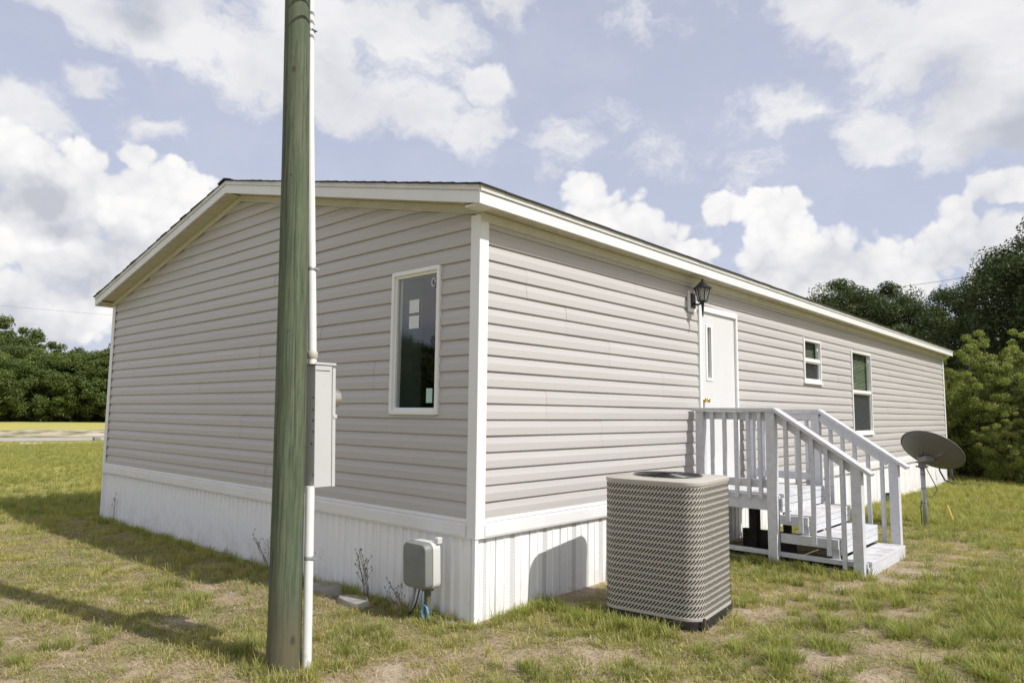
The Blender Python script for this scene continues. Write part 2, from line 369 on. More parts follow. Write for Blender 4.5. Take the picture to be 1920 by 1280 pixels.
def bare(x, y):
    x = np.asarray(x, float); y = np.asarray(y, float)
    n = fbm2(x, y, .9, 5, 11); n2 = fbm2(x, y, 5., 4, 21)
    near = np.clip(1-np.hypot(x-.8, y+1.0)/9., 0, 1)
    b = np.clip((n-.55)*4.5, 0, 1)*(.35+.65*near)
    for (a, c, r) in PATCH:
        d = np.hypot(x-a, y-c)/(r*.85); b = np.maximum(b, np.clip(1.2-d, 0, 1))
    dw = np.where((y > .0) & (y < 17), np.abs(x), 9); dw = np.minimum(dw, np.where((x < 0) & (x > -8), np.abs(y), 9))
    b = np.maximum(b, np.clip(.75-dw*3.5, 0, 1))
    b = b+(n2-.54)*2.4*np.clip(b*3, 0, 1)
    return np.clip(b, 0, 1)
def axis(lo, hi, c0, c1, st):
    a = list(np.arange(c0, c1+1e-6, st)); s_ = st; p = c1
    while p < hi: s_ *= 1.22; p = min(hi, p+s_); a.append(p)
    s_ = st; p = c0; pre = []
    while p > lo: s_ *= 1.22; p = max(lo, p-s_); pre.append(p)
    return np.array(pre[::-1]+a)
def grid_mesh(name, X, Y, Zf):
    xx, yy = np.meshgrid(X, Y); zz = Zf(xx, yy)
    V = np.stack([xx.ravel(), yy.ravel(), zz.ravel()], 1); nx = len(X); ny = len(Y)
    i = np.arange(nx*ny).reshape(ny, nx)
    Q = np.stack([i[:-1, :-1].ravel(), i[:-1, 1:].ravel(), i[1:, 1:].ravel(), i[1:, :-1].ravel()], 1)
    me = bpy.data.meshes.new(name); me.from_pydata(V.tolist(), [], Q.tolist()); me.shade_smooth()
    return me, V
def ground_build(T, B, gp, pos):
    at = T.node('ShaderNodeAttribute', attribute_name='bare'); b = at.outputs['Fac']
    n1 = T.noise(gp, .35, 6, .6); n2 = T.noise(gp, 3.2, 7, .7); n3 = T.noise(gp, 28, 6, .75); n4 = T.noise(gp, 120, 3, .7)
    sand = T.mix(T.rng(n2, .3, .7), (.50, .41, .30), (.40, .315, .22))
    sand = T.mix(T.rng(n3, .47, .68), sand, (.19, .14, .10))
    sand = T.mix(T.math('MULTIPLY', T.rng(n4, .62, .75), .6), sand, (.55, .48, .36))
    gr = T.mix(T.rng(n2, .32, .68), (.25, .235, .10), (.34, .30, .16))
    gr = T.mix(T.rng(n3, .42, .68), gr, (.12, .095, .055))
    gr = T.mix(T.math('MULTIPLY', T.rng(n1, .46, .66), .55), gr, (.33, .28, .10))
    sp = T.node('ShaderNodeSeparateXYZ'); T.put(sp.inputs[0], gp)
    far = T.rng(T.vm('LENGTH', T.vm('SUBTRACT', gp, tuple(CAM))), 9., 26.)
    fcol = T.mix(T.rng(T.noise(T.scalev(gp, (1, 1, 1)), .5, 6, .65), .38, .62), (.27, .27, .06), (.40, .35, .07))
    gr = T.mix(T.math('MULTIPLY', far, .8), gr, fcol)
    f = T.rng(T.math('ADD', b, T.math('MULTIPLY_ADD', n3, .5, -.25)), .18, .5)
    f = T.math('MAXIMUM', f, T.math('MULTIPLY', T.rng(far, 0., .6, 1., 0.), T.rng(T.noise(gp, 14, 6, .7), .52, .66, 0., .65)))
    base = T.mix(f, gr, sand)
    bits = T.math('MULTIPLY', T.rng(T.noise(gp, 42, 3, .6), .60, .66), T.rng(n2, .40, .60))
    base = T.mix(T.math('MULTIPLY', bits, .8), base, (.055, .042, .030))
    straw = T.rng(T.noise(T.scalev(gp, (1, 2.6, 1)), 75, 2, .6), .66, .72)
    base = T.mix(T.math('MULTIPLY', straw, .6), base, (.58, .50, .36))
    T.put(B.inputs['Base Color'], base); B.inputs['Roughness'].default_value = .95; B.inputs['Specular IOR Level'].default_value = .15
    bn = T.node('ShaderNodeBump'); bn.inputs['Strength'].default_value = .9; bn.inputs['Distance'].default_value = .02
    T.put(bn.inputs['Height'], T.math('ADD', n3, T.math('MULTIPLY', n4, .35))); T.l.new(bn.outputs[0], B.inputs['Normal'])
GROUND = mat('lawn_ground', build=ground_build)
gx = axis(-900, 700, -9, 6.5, .07); gy = axis(-700, 900, -3.6, 9, .07)
gme, gV = grid_mesh('ground', gx, gy, gz)
at = gme.attributes.new('bare', 'FLOAT', 'POINT'); at.data.foreach_set('value', bare(gV[:, 0], gV[:, 1]).astype(np.float32))
gme.materials.append(GROUND)
ground = bpy.data.objects.new('ground', gme); COL.objects.link(ground); tag(ground, 'patchy yellow-green lawn with bare sandy spots round the home', kind='structure')

# distant strips on the left: road, sandy verge, bank, yellow field
A0 = onZ(0, 826)[:2]; A1 = onZ(196, 824)[:2]; du = (A1-A0)/np.linalg.norm(A1-A0); dn = np.array([du[1], -du[0]])
if dn@(A0-CAM[:2]) < 0: dn = -dn
def strip(name, d0, d1, m, z, label, n=2, rough_edge=0., l0=-90, l1=70, dz=0., cat=None):
    mb = MB(); N = 160; rows = []
    for k in range(n+1):
        t = k/n; row = []
        for i in range(N+1):
            s_ = l0+(l1-l0)*i/N
            e = (fbm2(np.array([s_]), np.array([d0+k*9.]), .35, 4, 5)[0]-.5)*rough_edge*2
            q = A0+du*s_+dn*(d0+(d1-d0)*t+(e if k in (0, n) else 0))
            hz = z+dz*math.sin(PI*t)*(.45+1.1*fbm2(np.array([s_]), np.array([k*3.]), .8, 4, 8)[0])
            row.append((q[0], q[1], hz))
        rows.append(row)
    for k in range(n):
        for i in range(N): mb.face([rows[k][i], rows[k][i+1], rows[k+1][i+1], rows[k+1][i]])
    o = mb.build(name, m, smooth=True); tag(o, label, kind='structure'); return o
ROADM = mat('road_asphalt', (.40, .38, .35), .95, spec=.1, var=.15, vscale=1.5, bump=.3)
SANDM = mat('white_sand', (.62, .56, .46), .95, var=.25, vscale=1.2)
BANKM = mat('bank_soil', (.50, .41, .31), .95, var=.6, vscale=1.1, vcol=(.12, .13, .05), stretch=(.6, .8, 6), bump=.8, bscale=6)
FIELDM = mat('yellow_field', (.43, .37, .085), .95, var=.5, vscale=.25, vcol=(.36, .34, .08), bump=.6, bscale=8)
strip('road', -1.2, 3.4, ROADM, .014, 'pale grey road crossing behind the lawn on the left', 2)
strip('sand_strip', -4.1, -2.7, SANDM, .010, 'thin strip of white sand in the lawn before the road', 2, .5, l0=.8, l1=3.6)
strip('sandy_bank', 4.6, 12.6, BANKM, .012, 'low sandy bank with weeds behind the road', 6, .8, dz=.28)
strip('field', 12.7, 72, FIELDM, .016, 'yellow-green field between the bank and the woods', 3, .6)
LIT = mat('leaf_litter', (.16, .10, .06), .95, var=.6, vscale=4, vcol=(.07, .045, .03), bump=.8, bscale=14)
mb = MB()
for i in range(40):
    a0 = -14+i*.8; 
    for k in range(5):
        def q(i_, k_):
            x = -14+i_*.8; y = 19.6+k_*3.0+x*.35+ (fbm2(np.array([x]), np.array([k_*2.]), .8, 3, 9)[0]-.5)*1.2
            return (x, y, .0+.05*math.sin(k_*1.2)+.03)
        mb.face([q(i, k), q(i+1, k), q(i+1, k+1), q(i, k+1)])
tag(mb.build('leaf_litter_bed', LIT, smooth=True), 'brown leaf litter under the bushes at the right', kind='structure')

# ------------------------------------------------------------------ the home
W = 7.93; L = 16.92; CO = .127; ZB = .80; ZE = 3.19
SL = .224; OV = .20; OG = .21; RX = -W/2
def zwall(x): return ZE+.03+SL*(min(x, -W-x if False else x) if False else (W/2-abs(x-RX)))
home = thing('manufactured_home', (RX, L/2, 0), 'long beige vinyl-sided manufactured home with white skirting and low gable roof', 'house')
GWIN = (-1.073, -.447, 1.593, 2.829); DOOR = (3.63, 4.66, .80, 2.90); W2 = (7.0, 7.755, 2.133, 2.80); W3 = (9.315, 10.49, 1.31, 2.787)
# sheathing walls with openings
def wall_cells(a0, a1, z0, z1, ops):
    As = sorted({a0, a1, *[o[0] for o in ops], *[o[1] for o in ops]}); Zs = sorted({z0, z1, *[o[2] for o in ops], *[o[3] for o in ops]})
    for i in range(len(As)-1):
        for j in range(len(Zs)-1):
            am = (As[i]+As[i+1])/2; zm = (Zs[j]+Zs[j+1])/2
            if not any(o[0] < am < o[1] and o[2] < zm < o[3] for o in ops): yield As[i], As[i+1], Zs[j], Zs[j+1]
mb = MB()
for a, b, c, d in wall_cells(-W+.03, -.03, .72, ZE, [GWIN]): mb.box(a, b, .032, .09, c, d)
mb.hexa([(-W+.03, .032, ZE), (-.03, .032, ZE), (-.03, .09, ZE), (-W+.03, .09, ZE), (RX-.05, .032, ZE+SL*W/2+.02), (RX+.05, .032, ZE+SL*W/2+.02), (RX+.05, .09, ZE+SL*W/2+.02), (RX-.05, .09, ZE+SL*W/2+.02)])
gable = mb.build('gable_wall', SHEATH, home)
mb = MB()
for a, b, c, d in wall_cells(.095, L-.03, .72, ZE, [DOOR, W2, W3]): mb.box(-.09, -.032, a, b, c, d)
side = mb.build('side_wall', SHEATH, home)
mb = MB()
mb.box(-W+.01, -W+.08, .1, L-.1, .1, ZE); mb.box(-W+.03, -.03, L-.09, L-.01, .1, ZE)
mb.hexa([(-W+.03, L-.09, ZE+.001), (-.03, L-.09, ZE+.001), (-.03, L-.01, ZE+.001), (-W+.03, L-.01, ZE+.001), (RX-.05, L-.09, ZE+SL*W/2), (RX+.05, L-.09, ZE+SL*W/2), (RX+.05, L-.01, ZE+SL*W/2), (RX-.05, L-.01, ZE+SL*W/2)])
mb.build('rear_wall', mat('rear_siding', (.60, .565, .535), .45), home)
mb = MB(); mb.box(-W+.1, -.1, .1, L-.1, .70, .76); mb.build('floor_deck', INDARK, home)
# rooms seen through the panes
mb = MB(); mb.box(-2.6, -2.55, .1, 2.6, .77, 3.18); mb.box(-2.55, -.1, 2.6, 2.65, .77, 3.18); mb.box(-2.6, -.1, .1, 2.65, 3.182, 3.187)
mb.build('inner_partition', INNER, home)
mb = MB(); mb.box(-1.9, -1.85, 2.7, L-.1, .77, 3.18); mb.box(-1.85, -.1, 5.6, 5.65, .77, 3.18); mb.build('inner_partition', INDARK, home)

# lap siding: every double-course vinyl panel is its own piece
PROF = [(0., -.026), (0., .0), (.004, .0012), (.062, -.0005), (.072, -.0035), (.127, -.0165)]   # (height, outward)
def prof_at(z):
    P = PROF[1:]
    for (z0, o0), (z1, o1) in zip(P, P[1:]):
        if z <= z1+1e-9: return o0+(o1-o0)*(z-z0)/(z1-z0)
    return P[-1][1]
def siding(axis_, a_lo, a_hi, ops, nrows, seams, parent, zlim=None):
    for r in range(0, nrows, 2):
        full = [v for o in ops if o[2] <= ZB+r*CO+1e-6 and o[3] >= ZB+min(r+2, nrows)*CO-1e-6 for v in o[:2]]
        cuts = [a_lo]+sorted(seams[r//2]+full)+[a_hi]
        for k in range(len(cuts)-1):
            mb = MB(); proud = .0012*(k % 2)
            a0, a1 = cuts[k], cuts[k+1]
            for c in (r, r+1):
                if c >= nrows: continue
                zb = ZB+c*CO
                my = [o for o in ops if o[1] > a0 and o[0] < a1 and o[3] > zb and o[2] < zb+CO]
                As = sorted({a0, a1, *[min(max(v, a0), a1) for o in my for v in o[:2]]})
                for i in range(len(As)-1):
                    s0, s1 = As[i], As[i+1]; am = (s0+s1)/2
                    if s1-s0 < 1e-4: continue
                    spans = [(0., CO)]
                    for o in my:
                        if o[0] < am < o[1]:
                            lo = o[2]-zb; hi = o[3]-zb; ns = []
                            for (p, q) in spans:
                                if lo > p: ns.append((p, min(q, lo)))
                                if hi < q: ns.append((max(p, hi), q))
                            spans = [t for t in ns if t[1]-t[0] > .002]
                    if zlim:
                        zt_ = zlim-SL*(0. if s0 < RX < s1 else min(abs(s0-RX), abs(s1-RX)))-zb
                        spans = [(p, min(q, zt_)) for (p, q) in spans if min(q, zt_)-p > .002]
                    for (p, q) in spans:
                        hs = [p]+[h for h, _ in PROF[2:] if p+1e-4 < h < q-1e-4]+[q]
                        rows = []
                        if p < 1e-6: rows.append((0., -.026))
                        rows += [(h, prof_at(h)) for h in hs]
                        pts = []
                        for h, o in rows:
                            z = zb+h; l_, r_ = s0, s1
                            if zlim:
                                half = (zlim-z)/SL
                                l_ = max(s0, RX-half); r_ = min(s1, RX+half)
                                if r_ < l_: l_ = r_ = (min(max(RX, s0), s1) if s0 < RX < s1 else (s1 if RX >= s1 else s0))
                            pts.append((l_, r_, o+proud, z))
                        # joint ends are lapped: small return faces
                        N = max(1, int((s1-s0)/.6))
                        for (l0, q0, o0, z0), (l1, q1, o1, z1) in zip(pts, pts[1:]):
                            if q0-l0 < 1e-5 and q1-l1 < 1e-5: continue
                            for n in range(N):
                                def P(l, q, t, o, z):
                                    a = l+(q-l)*t
                                    o = o+.0016*math.sin(a*1.9+c*2.1)*math.sin(a*.7+c)
                                    return (a, -o, z) if axis_ == 'x' else (o, a, z)
                                t0, t1 = n/N, (n+1)/N
                                mb.face([P(l0, q0, t0, o0, z0), P(l0, q0, t1, o0, z0), P(l1, q1, t1, o1, z1), P(l1, q1, t0, o1, z1)])
                        def E(a, o, z): return (a, -o, z) if axis_ == 'x' else (o, a, z)
                        for s_, e in ((0, 0), (1, 1)):
                            if len(pts) > 2:
                                poly = [E(p_[e], p_[2], p_[3]) for p_ in pts]+[E(pts[-1][e], -.030, pts[-1][3]), E(pts[0][e], -.030, pts[0][3])]
                                if len({tuple(np.round(v, 5)) for v in poly}) == len(poly): mb.face(poly)
            if mb.f: mb.build('siding_panel', SIDING, parent)
def seams_for(lo, hi, nrows, step, seed):
    rr = random.Random(seed); out = []
    for r in range((nrows+1)//2):
        s_ = []; a = lo+rr.uniform(.5, step)
        while a < hi-.5: s_.append(a); a += step+rr.uniform(-.25, .1)
        out.append(s_)
    return out
NG = int((ZE+SL*W/2-ZB)/CO)+1
siding('x', -W+.05, -.05, [GWIN], NG, seams_for(-W, 0, NG+1, 3.6, 3), gable, zlim=ZE+SL*W/2-.005)
sw = [[v for v in s_ if not any(o[0]-.15 < v < o[1]+.15 for o in (DOOR, W2, W3))] for s_ in seams_for(0, L, 20, 3.6, 9)]
siding('y', .05, L-.05, [DOOR, W2, W3], 19, sw, side)

# corner posts
def corner(x, y, sx, sy):
    mb = MB(); wd = .09; t = .014
    mb.box(x-sx*wd, x+sx*t, y-sy*0.0, y+sy*t, .655, ZE-.01); mb.box(x, x+sx*t, y-sy*wd, y-sy*.0005, .655, ZE-.01)
    mb.build('corner_post', WHITE, home, bevel=.004)
corner(0, 0, 1, -1); corner(-W, 0, -1, -1); corner(0, L, 1, 1)
# skirting
mb = MB(); mb.box(-W+.06, -.06, .05, .07, -.15, .72); mb.box(-.07, -.05, .07, L-.06, -.15, .72); mb.box(-W+.05, -W+.07, .07, L-.06, -.15, .72); mb.box(-W+.06, -.06, L-.07, L-.05, -.15, .72)
skirt = mb.build('skirting', SHEATH, home)
def skirt_panel_mesh(vent, wd=.408):
    # fluted profile across the panel
    if vent:
        P = [(0, 0), (.003, -.014), (.007, -.014), (.011, 0), (.100, 0), (.104, .006), (.112, .006), (.118, 0), (.172, 0), (.175, -.005), (.232, -.005), (.235, 0), (.300, 0), (.304, .006), (.312, .006), (.318, 0), (wd-.004, 0), (wd, -.012)]
    else:
        P = [(0, -.001)]
        for k, wr in ((.051, .020), (.153, .020), (.255, .020), (.357, .020)):
            P += [(k-wr, 0), (k-wr*.45, .020), (k+wr*.45, .020), (k+wr, 0)]
        P += [(wd, -.002)]
    mb = MB()
    for (a0, o0), (a1, o1) in zip(P, P[1:]):
        v = 1 if (vent and abs((a0+a1)/2-.205) < .031 and a1-a0 > .03) else 0
        mb.face([(a0, -o0-.0, -.12), (a1, -o1, -.12), (a1, -o1, .675), (a0, -o0, .675)], v)
    return mb
proto = {}
for vent in (0, 1):
    o = skirt_panel_mesh(vent).build('skirting_panel', [SKIRT, VENT]); proto[vent] = o.data; bpy.data.objects.remove(o)
PINV = (home.matrix_basis).inverted()
def place_panel(me, x, y, rz, sc=1.):
    o = bpy.data.objects.new('skirting_panel', me); COL.objects.link(o); o.parent = skirt
    o.matrix_parent_inverse = (skirt.parent.matrix_basis @ skirt.matrix_parent_inverse @ skirt.matrix_basis).inverted()
    o.matrix_basis = Matrix.Translation((x, y, 0)) @ Matrix.Rotation(rz, 4, 'Z') @ Matrix.Diagonal((sc, 1, 1, 1))
a = -.0
x = -.012
while x > -W+.05:
    s_ = min(.41, x+W-.012)/.41; place_panel(proto[0], x-.41*s_, .022, 0, s_*.999); x -= .41
y = -.165+.41*0
yy = .012
first = True
while yy < L-.02:
    wd = .235 if first else .41; wd = min(wd, L-.012-yy); place_panel(proto[1], -.022, yy, PI/2, wd/.41*.999); yy += wd; first = False
mb = MB(); mb.box(-.03, .006, -.006, .03, -.1, .66); mb.build('skirting_corner', SKIRT, skirt, bevel=.004)
mb = MB(); mb.box(-W-.006, -W+.03, -.006, .03, -.1, .66); mb.build('skirting_corner', SKIRT, skirt, bevel=.004)
# white rail over the skirting, in lengths
def rail(axis_, a0, a1):
    mb = MB(); P = [(.655, -.02), (.655, .012), (.672, .017), (.755, .017), (.762, .006), (.768, .006), (.776, .012), (.80, .008), (.803, -.016)]
    for (z0, o0), (z1, o1) in zip(P, P[1:]):
        if axis_ == 'x': mb.face([(a0, -o0, z0), (a1, -o0, z0), (a1, -o1, z1), (a0, -o1, z1)])
        else: mb.face([(o0, a0, z0), (o0, a1, z0), (o1, a1, z1), (o1, a0, z1)])
    mb.build('skirting_rail', WHITE, home)
for a0, a1 in ((-W+.012, -6.15), (-6.148, -2.42), (-2.418, -.088)): rail('x', a0, a1)
yy = .088
while yy < L-.1: rail('y', yy, min(yy+3.66, L-.09)-.002); yy += 3.66

# roof
ZF = ZE-.006          # underside of the fascia at the eave
def rake_z(x): return ZF+SL*(W/2+OV-abs(x-RX))
def rake_piece(name, m, h0, h1, y0, y1, xa, xb):
    mb = MB(); 
    mb.hexa([(xa, y0, rake_z(xa)+h0), (xb, y0, rake_z(xb)+h0), (xb, y1, rake_z(xb)+h0), (xa, y1, rake_z(xa)+h0), (xa, y0, rake_z(xa)+h1), (xb, y0, rake_z(xb)+h1), (xb, y1, rake_z(xb)+h1), (xa, y1, rake_z(xa)+h1)])
    return mb.build(name, m, home)
for xa, xb in ((-W-OV, RX-.001), (RX+.001, -2.3), (-2.297, OV)):
    rake_piece('fascia_board', TRIM, 0, .096, -OG, -OG+.02, xa, xb)
    rake_piece('drip_trim', DRIP, .098, .142, -OG-.010, -OG+.012, xa, xb)
    rake_piece('fascia_board', TRIM, 0, .096, L+OG-.02, L+OG, xa, xb)
for s_, xf in ((1, OV), (-1, -W-OV)):
    yy = -OG+.0
    while yy < L+OG-.1:
        y1 = min(yy+3.66, L+OG)
        mb = MB(); mb.box(xf-s_*.02, xf, yy+(.021 if yy < 0 else 0), y1-.003, ZF, ZF+.094); mb.build('fascia_board', TRIM, home)
        mb = MB(); mb.box(xf-s_*.012, xf+s_*.012, yy+.001, y1-.002, ZF+.097, ZF+.140); mb.build('drip_trim', DRIP, home)
        yy = y1
# soffit: eave strips of vented panels, sloped panels under the rakes
mb = MB()
for k in range(6):
    a = k/6*.305; b = (k+1)/6*.305
    mb.face([(0, a, 0), (OV-.022, a, 0), (OV-.022, b-.008, 0), (0, b-.008, 0)]); mb.face([(0, b-.008, 0), (OV-.022, b-.008, 0), (OV-.022, b-.004, .007), (0, b-.004, .007)]); mb.face([(0, b-.004, .007), (OV-.022, b-.004, .007), (OV-.022, b, 0), (0, b, 0)])
po = mb.build('soffit_panel', SOFFIT); sme = po.data; bpy.data.objects.remove(po)
mb = MB(); mb.box(-.02, .19, -.19, L+.19, ZE+.035, ZE+.04); mb.box(-W-.19, -W+.02, -.19, L+.19, ZE+.035, ZE+.04); soff = mb.build('soffit', SOFFIT, home)
PM = (soff.parent.matrix_basis @ soff.matrix_parent_inverse @ soff.matrix_basis).inverted()
yy = -OG+.02
while yy < L+OG-.3:
    o = bpy.data.objects.new('soffit_panel', sme); COL.objects.link(o); o.parent = soff; o.matrix_parent_inverse = PM; o.matrix_basis = Matrix.Translation((0, yy, ZE+.012)); yy += .306
def rake_soffit(xa, xb):
    mb = MB(); n = 5
    for k in range(n):
        a = xa+(xb-xa)*k/n; b = xa+(xb-xa)*(k+1)/n; e = (b-a)*.06
        for (p, q, hp, hq) in ((a, b-2*e, 0, 0), (b-2*e, b-e, 0, .006), (b-e, b, .006, 0)):
            mb.face([(p, -OG+.02, rake_z(p)+.02+hp), (q, -OG+.02, rake_z(q)+.02+hq), (q, .0, rake_z(q)+.02+hq), (p, 0., rake_z(p)+.02+hp)])
    mb.build('soffit_panel', SOFFIT, soff)
x = -W-.02
while x < RX-.05: x1 = min(x+.305, RX); rake_soffit(x, x1-.001); x = x1
x = RX
while x < -.01: x1 = min(x+.305, .0); rake_soffit(x, x1-.001); x = x1
# frieze trims under the soffit
for xa, xb in ((-W-.01, RX-.0005), (RX+.0005, .004)):
    rake_piece('frieze_trim', FRIEZE, -.04, .017, -.017, -.001, xa, xb); rake_piece('frieze_trim', FRIEZE, -.052, -.042, -.024, -.001, xa, xb)
mb = MB(); mb.box(.001, .016, -.005, L, ZE-.052, ZE+.008); mb.build('frieze_trim', FRIEZE, home)
mb = MB(); mb.box(.001, .022, -.002, L, ZE-.066, ZE-.055); mb.build('frieze_trim', FRIEZE, home)
mb = MB(); mb.hexa([(.02, -OG+.022, ZE-.002), (OV-.022, -OG+.022, ZE-.002), (OV-.022, -.02, ZE-.002), (.02, -.02, ZE-.002), (.02, -OG+.022, ZE+.0105), (OV-.022, -OG+.022, ZE+.0105), (OV-.022, -.02, ZE+.0105), (.02, -.02, ZE+.0105)])
mb.build('eave_return', TRIM, home)
# deck and shingles
roof = None
mb = MB()
for s_ in (1, -1):
    e = OV*1 if s_ > 0 else -W-OV
    P = lambda x, y, h: (x, y, rake_z(x)+h)
    mb.hexa([P(e, -OG+.02, .10), P(RX, -OG+.02, .10), P(RX, L+OG-.02, .10), P(e, L+OG-.02, .10), P(e, -OG+.02, .138), P(RX, -OG+.02, .138), P(RX, L+OG-.02, .138), P(e, L+OG-.02, .138)])
roof = mb.build('roof', SHEATH, home)
for s_ in (1, -1):
    mb = MB(); n = 29; span = W/2+OV+.03
    for k in range(n):
        d0 = span*k/n; d1 = span*(k+1)/n+.02
        N = 60
        for j in range(N):
            ya = -OG-.022+(L+2*OG+.044)*j/N; yb = -OG-.022+(L+2*OG+.044)*(j+1)/N
            jag = random.uniform(-.004, .004) if j in (0, N-1) else 0
            if j == 0: ya += random.uniform(-.008, .008)
            if j == N-1: yb += jag
            def Q(d, y, h):
                x = RX+s_*(span-d) ; return (x, y, rake_z(RX+s_*(W/2+OV))+SL*(d-.03)+h)
            th = .146+random.uniform(0, .004)
            mb.hexa([Q(d0, ya, th-.005), Q(d0, yb, th-.005), Q(d1, yb, th-.009), Q(d1, ya, th-.009), Q(d0, ya, th+.007), Q(d0, yb, th+.007), Q(d1, yb, th+.001), Q(d1, ya, th+.001)])
    mb.build('shingles', SHINGLE, roof)
mb = MB(); yy = -OG-.03
zr = rake_z(RX)+.158
while yy < L+OG:
    y1 = yy+.16
    for s_ in (1, -1):
        mb.hexa([(RX, yy, zr-.004), (RX+s_*.15, yy, zr-.15*SL-.004), (RX+s_*.15, y1, zr-.15*SL-.010), (RX, y1, zr-.010), (RX, yy, zr+.014), (RX+s_*.15, yy, zr-.15*SL+.010), (RX+s_*.15, y1, zr-.15*SL+.002), (RX, y1, zr+.006)])
    yy = y1-.02
mb.build('ridge_cap', SHINGLE, roof)

# windows
def frame_ring(mb, axis_, a0, a1, z0, z1, wd, o0, o1, mi=0):
    for (p, q, r, s_) in ((a0, a0+wd, z0, z1), (a1-wd, a1, z0, z1), (a0+wd, a1-wd, z0, z0+wd), (a0+wd, a1-wd, z1-wd, z1)):
        if axis_ == 'x': mb.box(p, q, -o1, -o0, r, s_, mi)
        else: mb.box(o0, o1, p, q, r, s_, mi)
def rect(axis_, a0, a1, z0, z1, o0, o1):
    mb = MB()
    if axis_ == 'x': mb.box(a0, a1, -o1, -o0, z0, z1)
    else: mb.box(o0, o1, a0, a1, z0, z1)
    return mb
def sheet(axis_, a0, a1, z0, z1, o):
    mb = MB()
    mb.face([(a0, -o, z0), (a1, -o, z0), (a1, -o, z1), (a0, -o, z1)] if axis_ == 'x' else [(o, a0, z0), (o, a1, z0), (o, a1, z1), (o, a0, z1)])
    return mb
def part_empty(name, parent, loc):
    o = bpy.data.objects.new(name, None); COL.objects.link(o); o.parent = parent; o.matrix_parent_inverse = parent.matrix_basis.inverted(); o.matrix_basis = Matrix.Translation(loc); return o
def sub(mb, name, m, part, bevel=0., smooth=False):
    o = mb.build(name, m, None, bevel=bevel, smooth=smooth); o.parent = part
    o.matrix_parent_inverse = (part.parent.matrix_basis @ part.matrix_parent_inverse @ part.matrix_basis).inverted(); return o
a0, a1, z0, z1 = GWIN
mb = MB(); frame_ring(mb, 'x', a0, a1, z0, z1, .034, -.06, .022); win = mb.build('window', FRAMEW, home, bevel=.006)
win['label'] = 'narrow fixed window with two pale square stickers'
mb = MB(); frame_ring(mb, 'x', a0+.034, a1-.034, z0+.034, z1-.034, .022, -.06, .002); sub(mb, 'sash', FRAMEW, win, .004)
sub(sheet('x', a0+.05, a1-.05, z0+.05, z1-.05, -.02), 'pane', GLASS, win)
sub(rect('x', -.865, -.735, 2.46, 2.575, -.0175, -.0165), 'sticker', STICK, win); sub(rect('x', -.865, -.735, 2.325, 2.435, -.0175, -.0165), 'sticker', STICK, win)
sub(rect('x', -.62, -.545, 1.69, 1.81, -.0175, -.0165), 'sticker', STICKG, win)
mb = MB(); c_ = (-.555, .005, 2.70)
mb.tube([(c_[0]+.022*math.cos(t), .015, c_[2]+.035*math.sin(t)) for t in np.linspace(0, PI*1.7, 12)], .006, 6); sub(mb, 'suction_tag', STICK, win)
mb = MB(); mb.box(a0-.05, a0-.01, .1, .35, z0-.05, z1+.05); mb.box(a0-.05, a1+.05, .1, .35, z0-.06, z0-.02); sub(mb, 'jamb', mat('jamb_green', (.13, .165, .14), .7), win)
def hung(o, meet, label):
    a0, a1, z0, z1 = o
    mb = MB(); frame_ring(mb, 'y', a0, a1, z0, z1, .038, -.06, .020); mb.box(-.05, .034, a0-.02, a1+.02, z0-.028, z0-.001)
    win = mb.build('window', FRAMEW, home, bevel=.005); win['label'] = label
    mb = MB(); mb.box(-.045, .012, a0+.038, a1-.038, meet-.028, meet+.028); sub(mb, 'meeting_rail', FRAMEW, win, .004)
    sub(sheet('y', a0+.03, a1-.03, meet+.02, z1-.03, -.02), 'pane', GLASS, win)
    mb = MB(); frame_ring(mb, 'y', a0+.038, a1-.038, z0+.038, meet-.028, .018, -.03, -.004); sub(mb, 'sash', FRAMEW, win)
    sub(sheet('y', a0+.05, a1-.05, z0+.05, meet-.04, -.034), 'pane', GLASS, win)
    mb = MB(); z = meet+.03
    while z < z1-.03: mb.hexa([(-.078, a0+.05, z), (-.092, a0+.05, z+.021), (-.092, a1-.05, z+.021), (-.078, a1-.05, z), (-.076, a0+.05, z+.001), (-.090, a0+.05, z+.022), (-.090, a1-.05, z+.022), (-.076, a1-.05, z+.001)]); z += .025
    sub(mb, 'blind', BLIND, win)
    mb = MB(); z = z0+.05
    while z < meet-.03: mb.hexa([(-.078, a0+.05, z), (-.092, a0+.05, z+.021), (-.092, a1-.05, z+.021), (-.078, a1-.05, z), (-.076, a0+.05, z+.001), (-.090, a0+.05, z+.022), (-.090, a1-.05, z+.022), (-.076, a1-.05, z+.001)]); z += .025
    sub(mb, 'blind', BLINDD, win)
    mb = MB(); mb.box(-.03, -.012, a1-.10, a1-.07, z1-.16, z1-.12); sub(mb, 'sash_lock', FRAMEW, win)
    sub(sheet('y', a0+.04, a1-.04, z0+.04, meet-.03, -.028), 'insect_screen', SCREEN, win)
def screen_build(T, B, gp, pos):
    B.inputs['Base Color'].default_value = (.03, .03, .032, 1); B.inputs['Alpha'].default_value = .55; B.inputs['Roughness'].default_value = .8
SCREEN = mat('insect_screen', build=screen_build)
hung(W2, 2.475, 'small white double-hung window with blinds'); hung(W3, 2.06, 'tall white double-hung window with blinds')
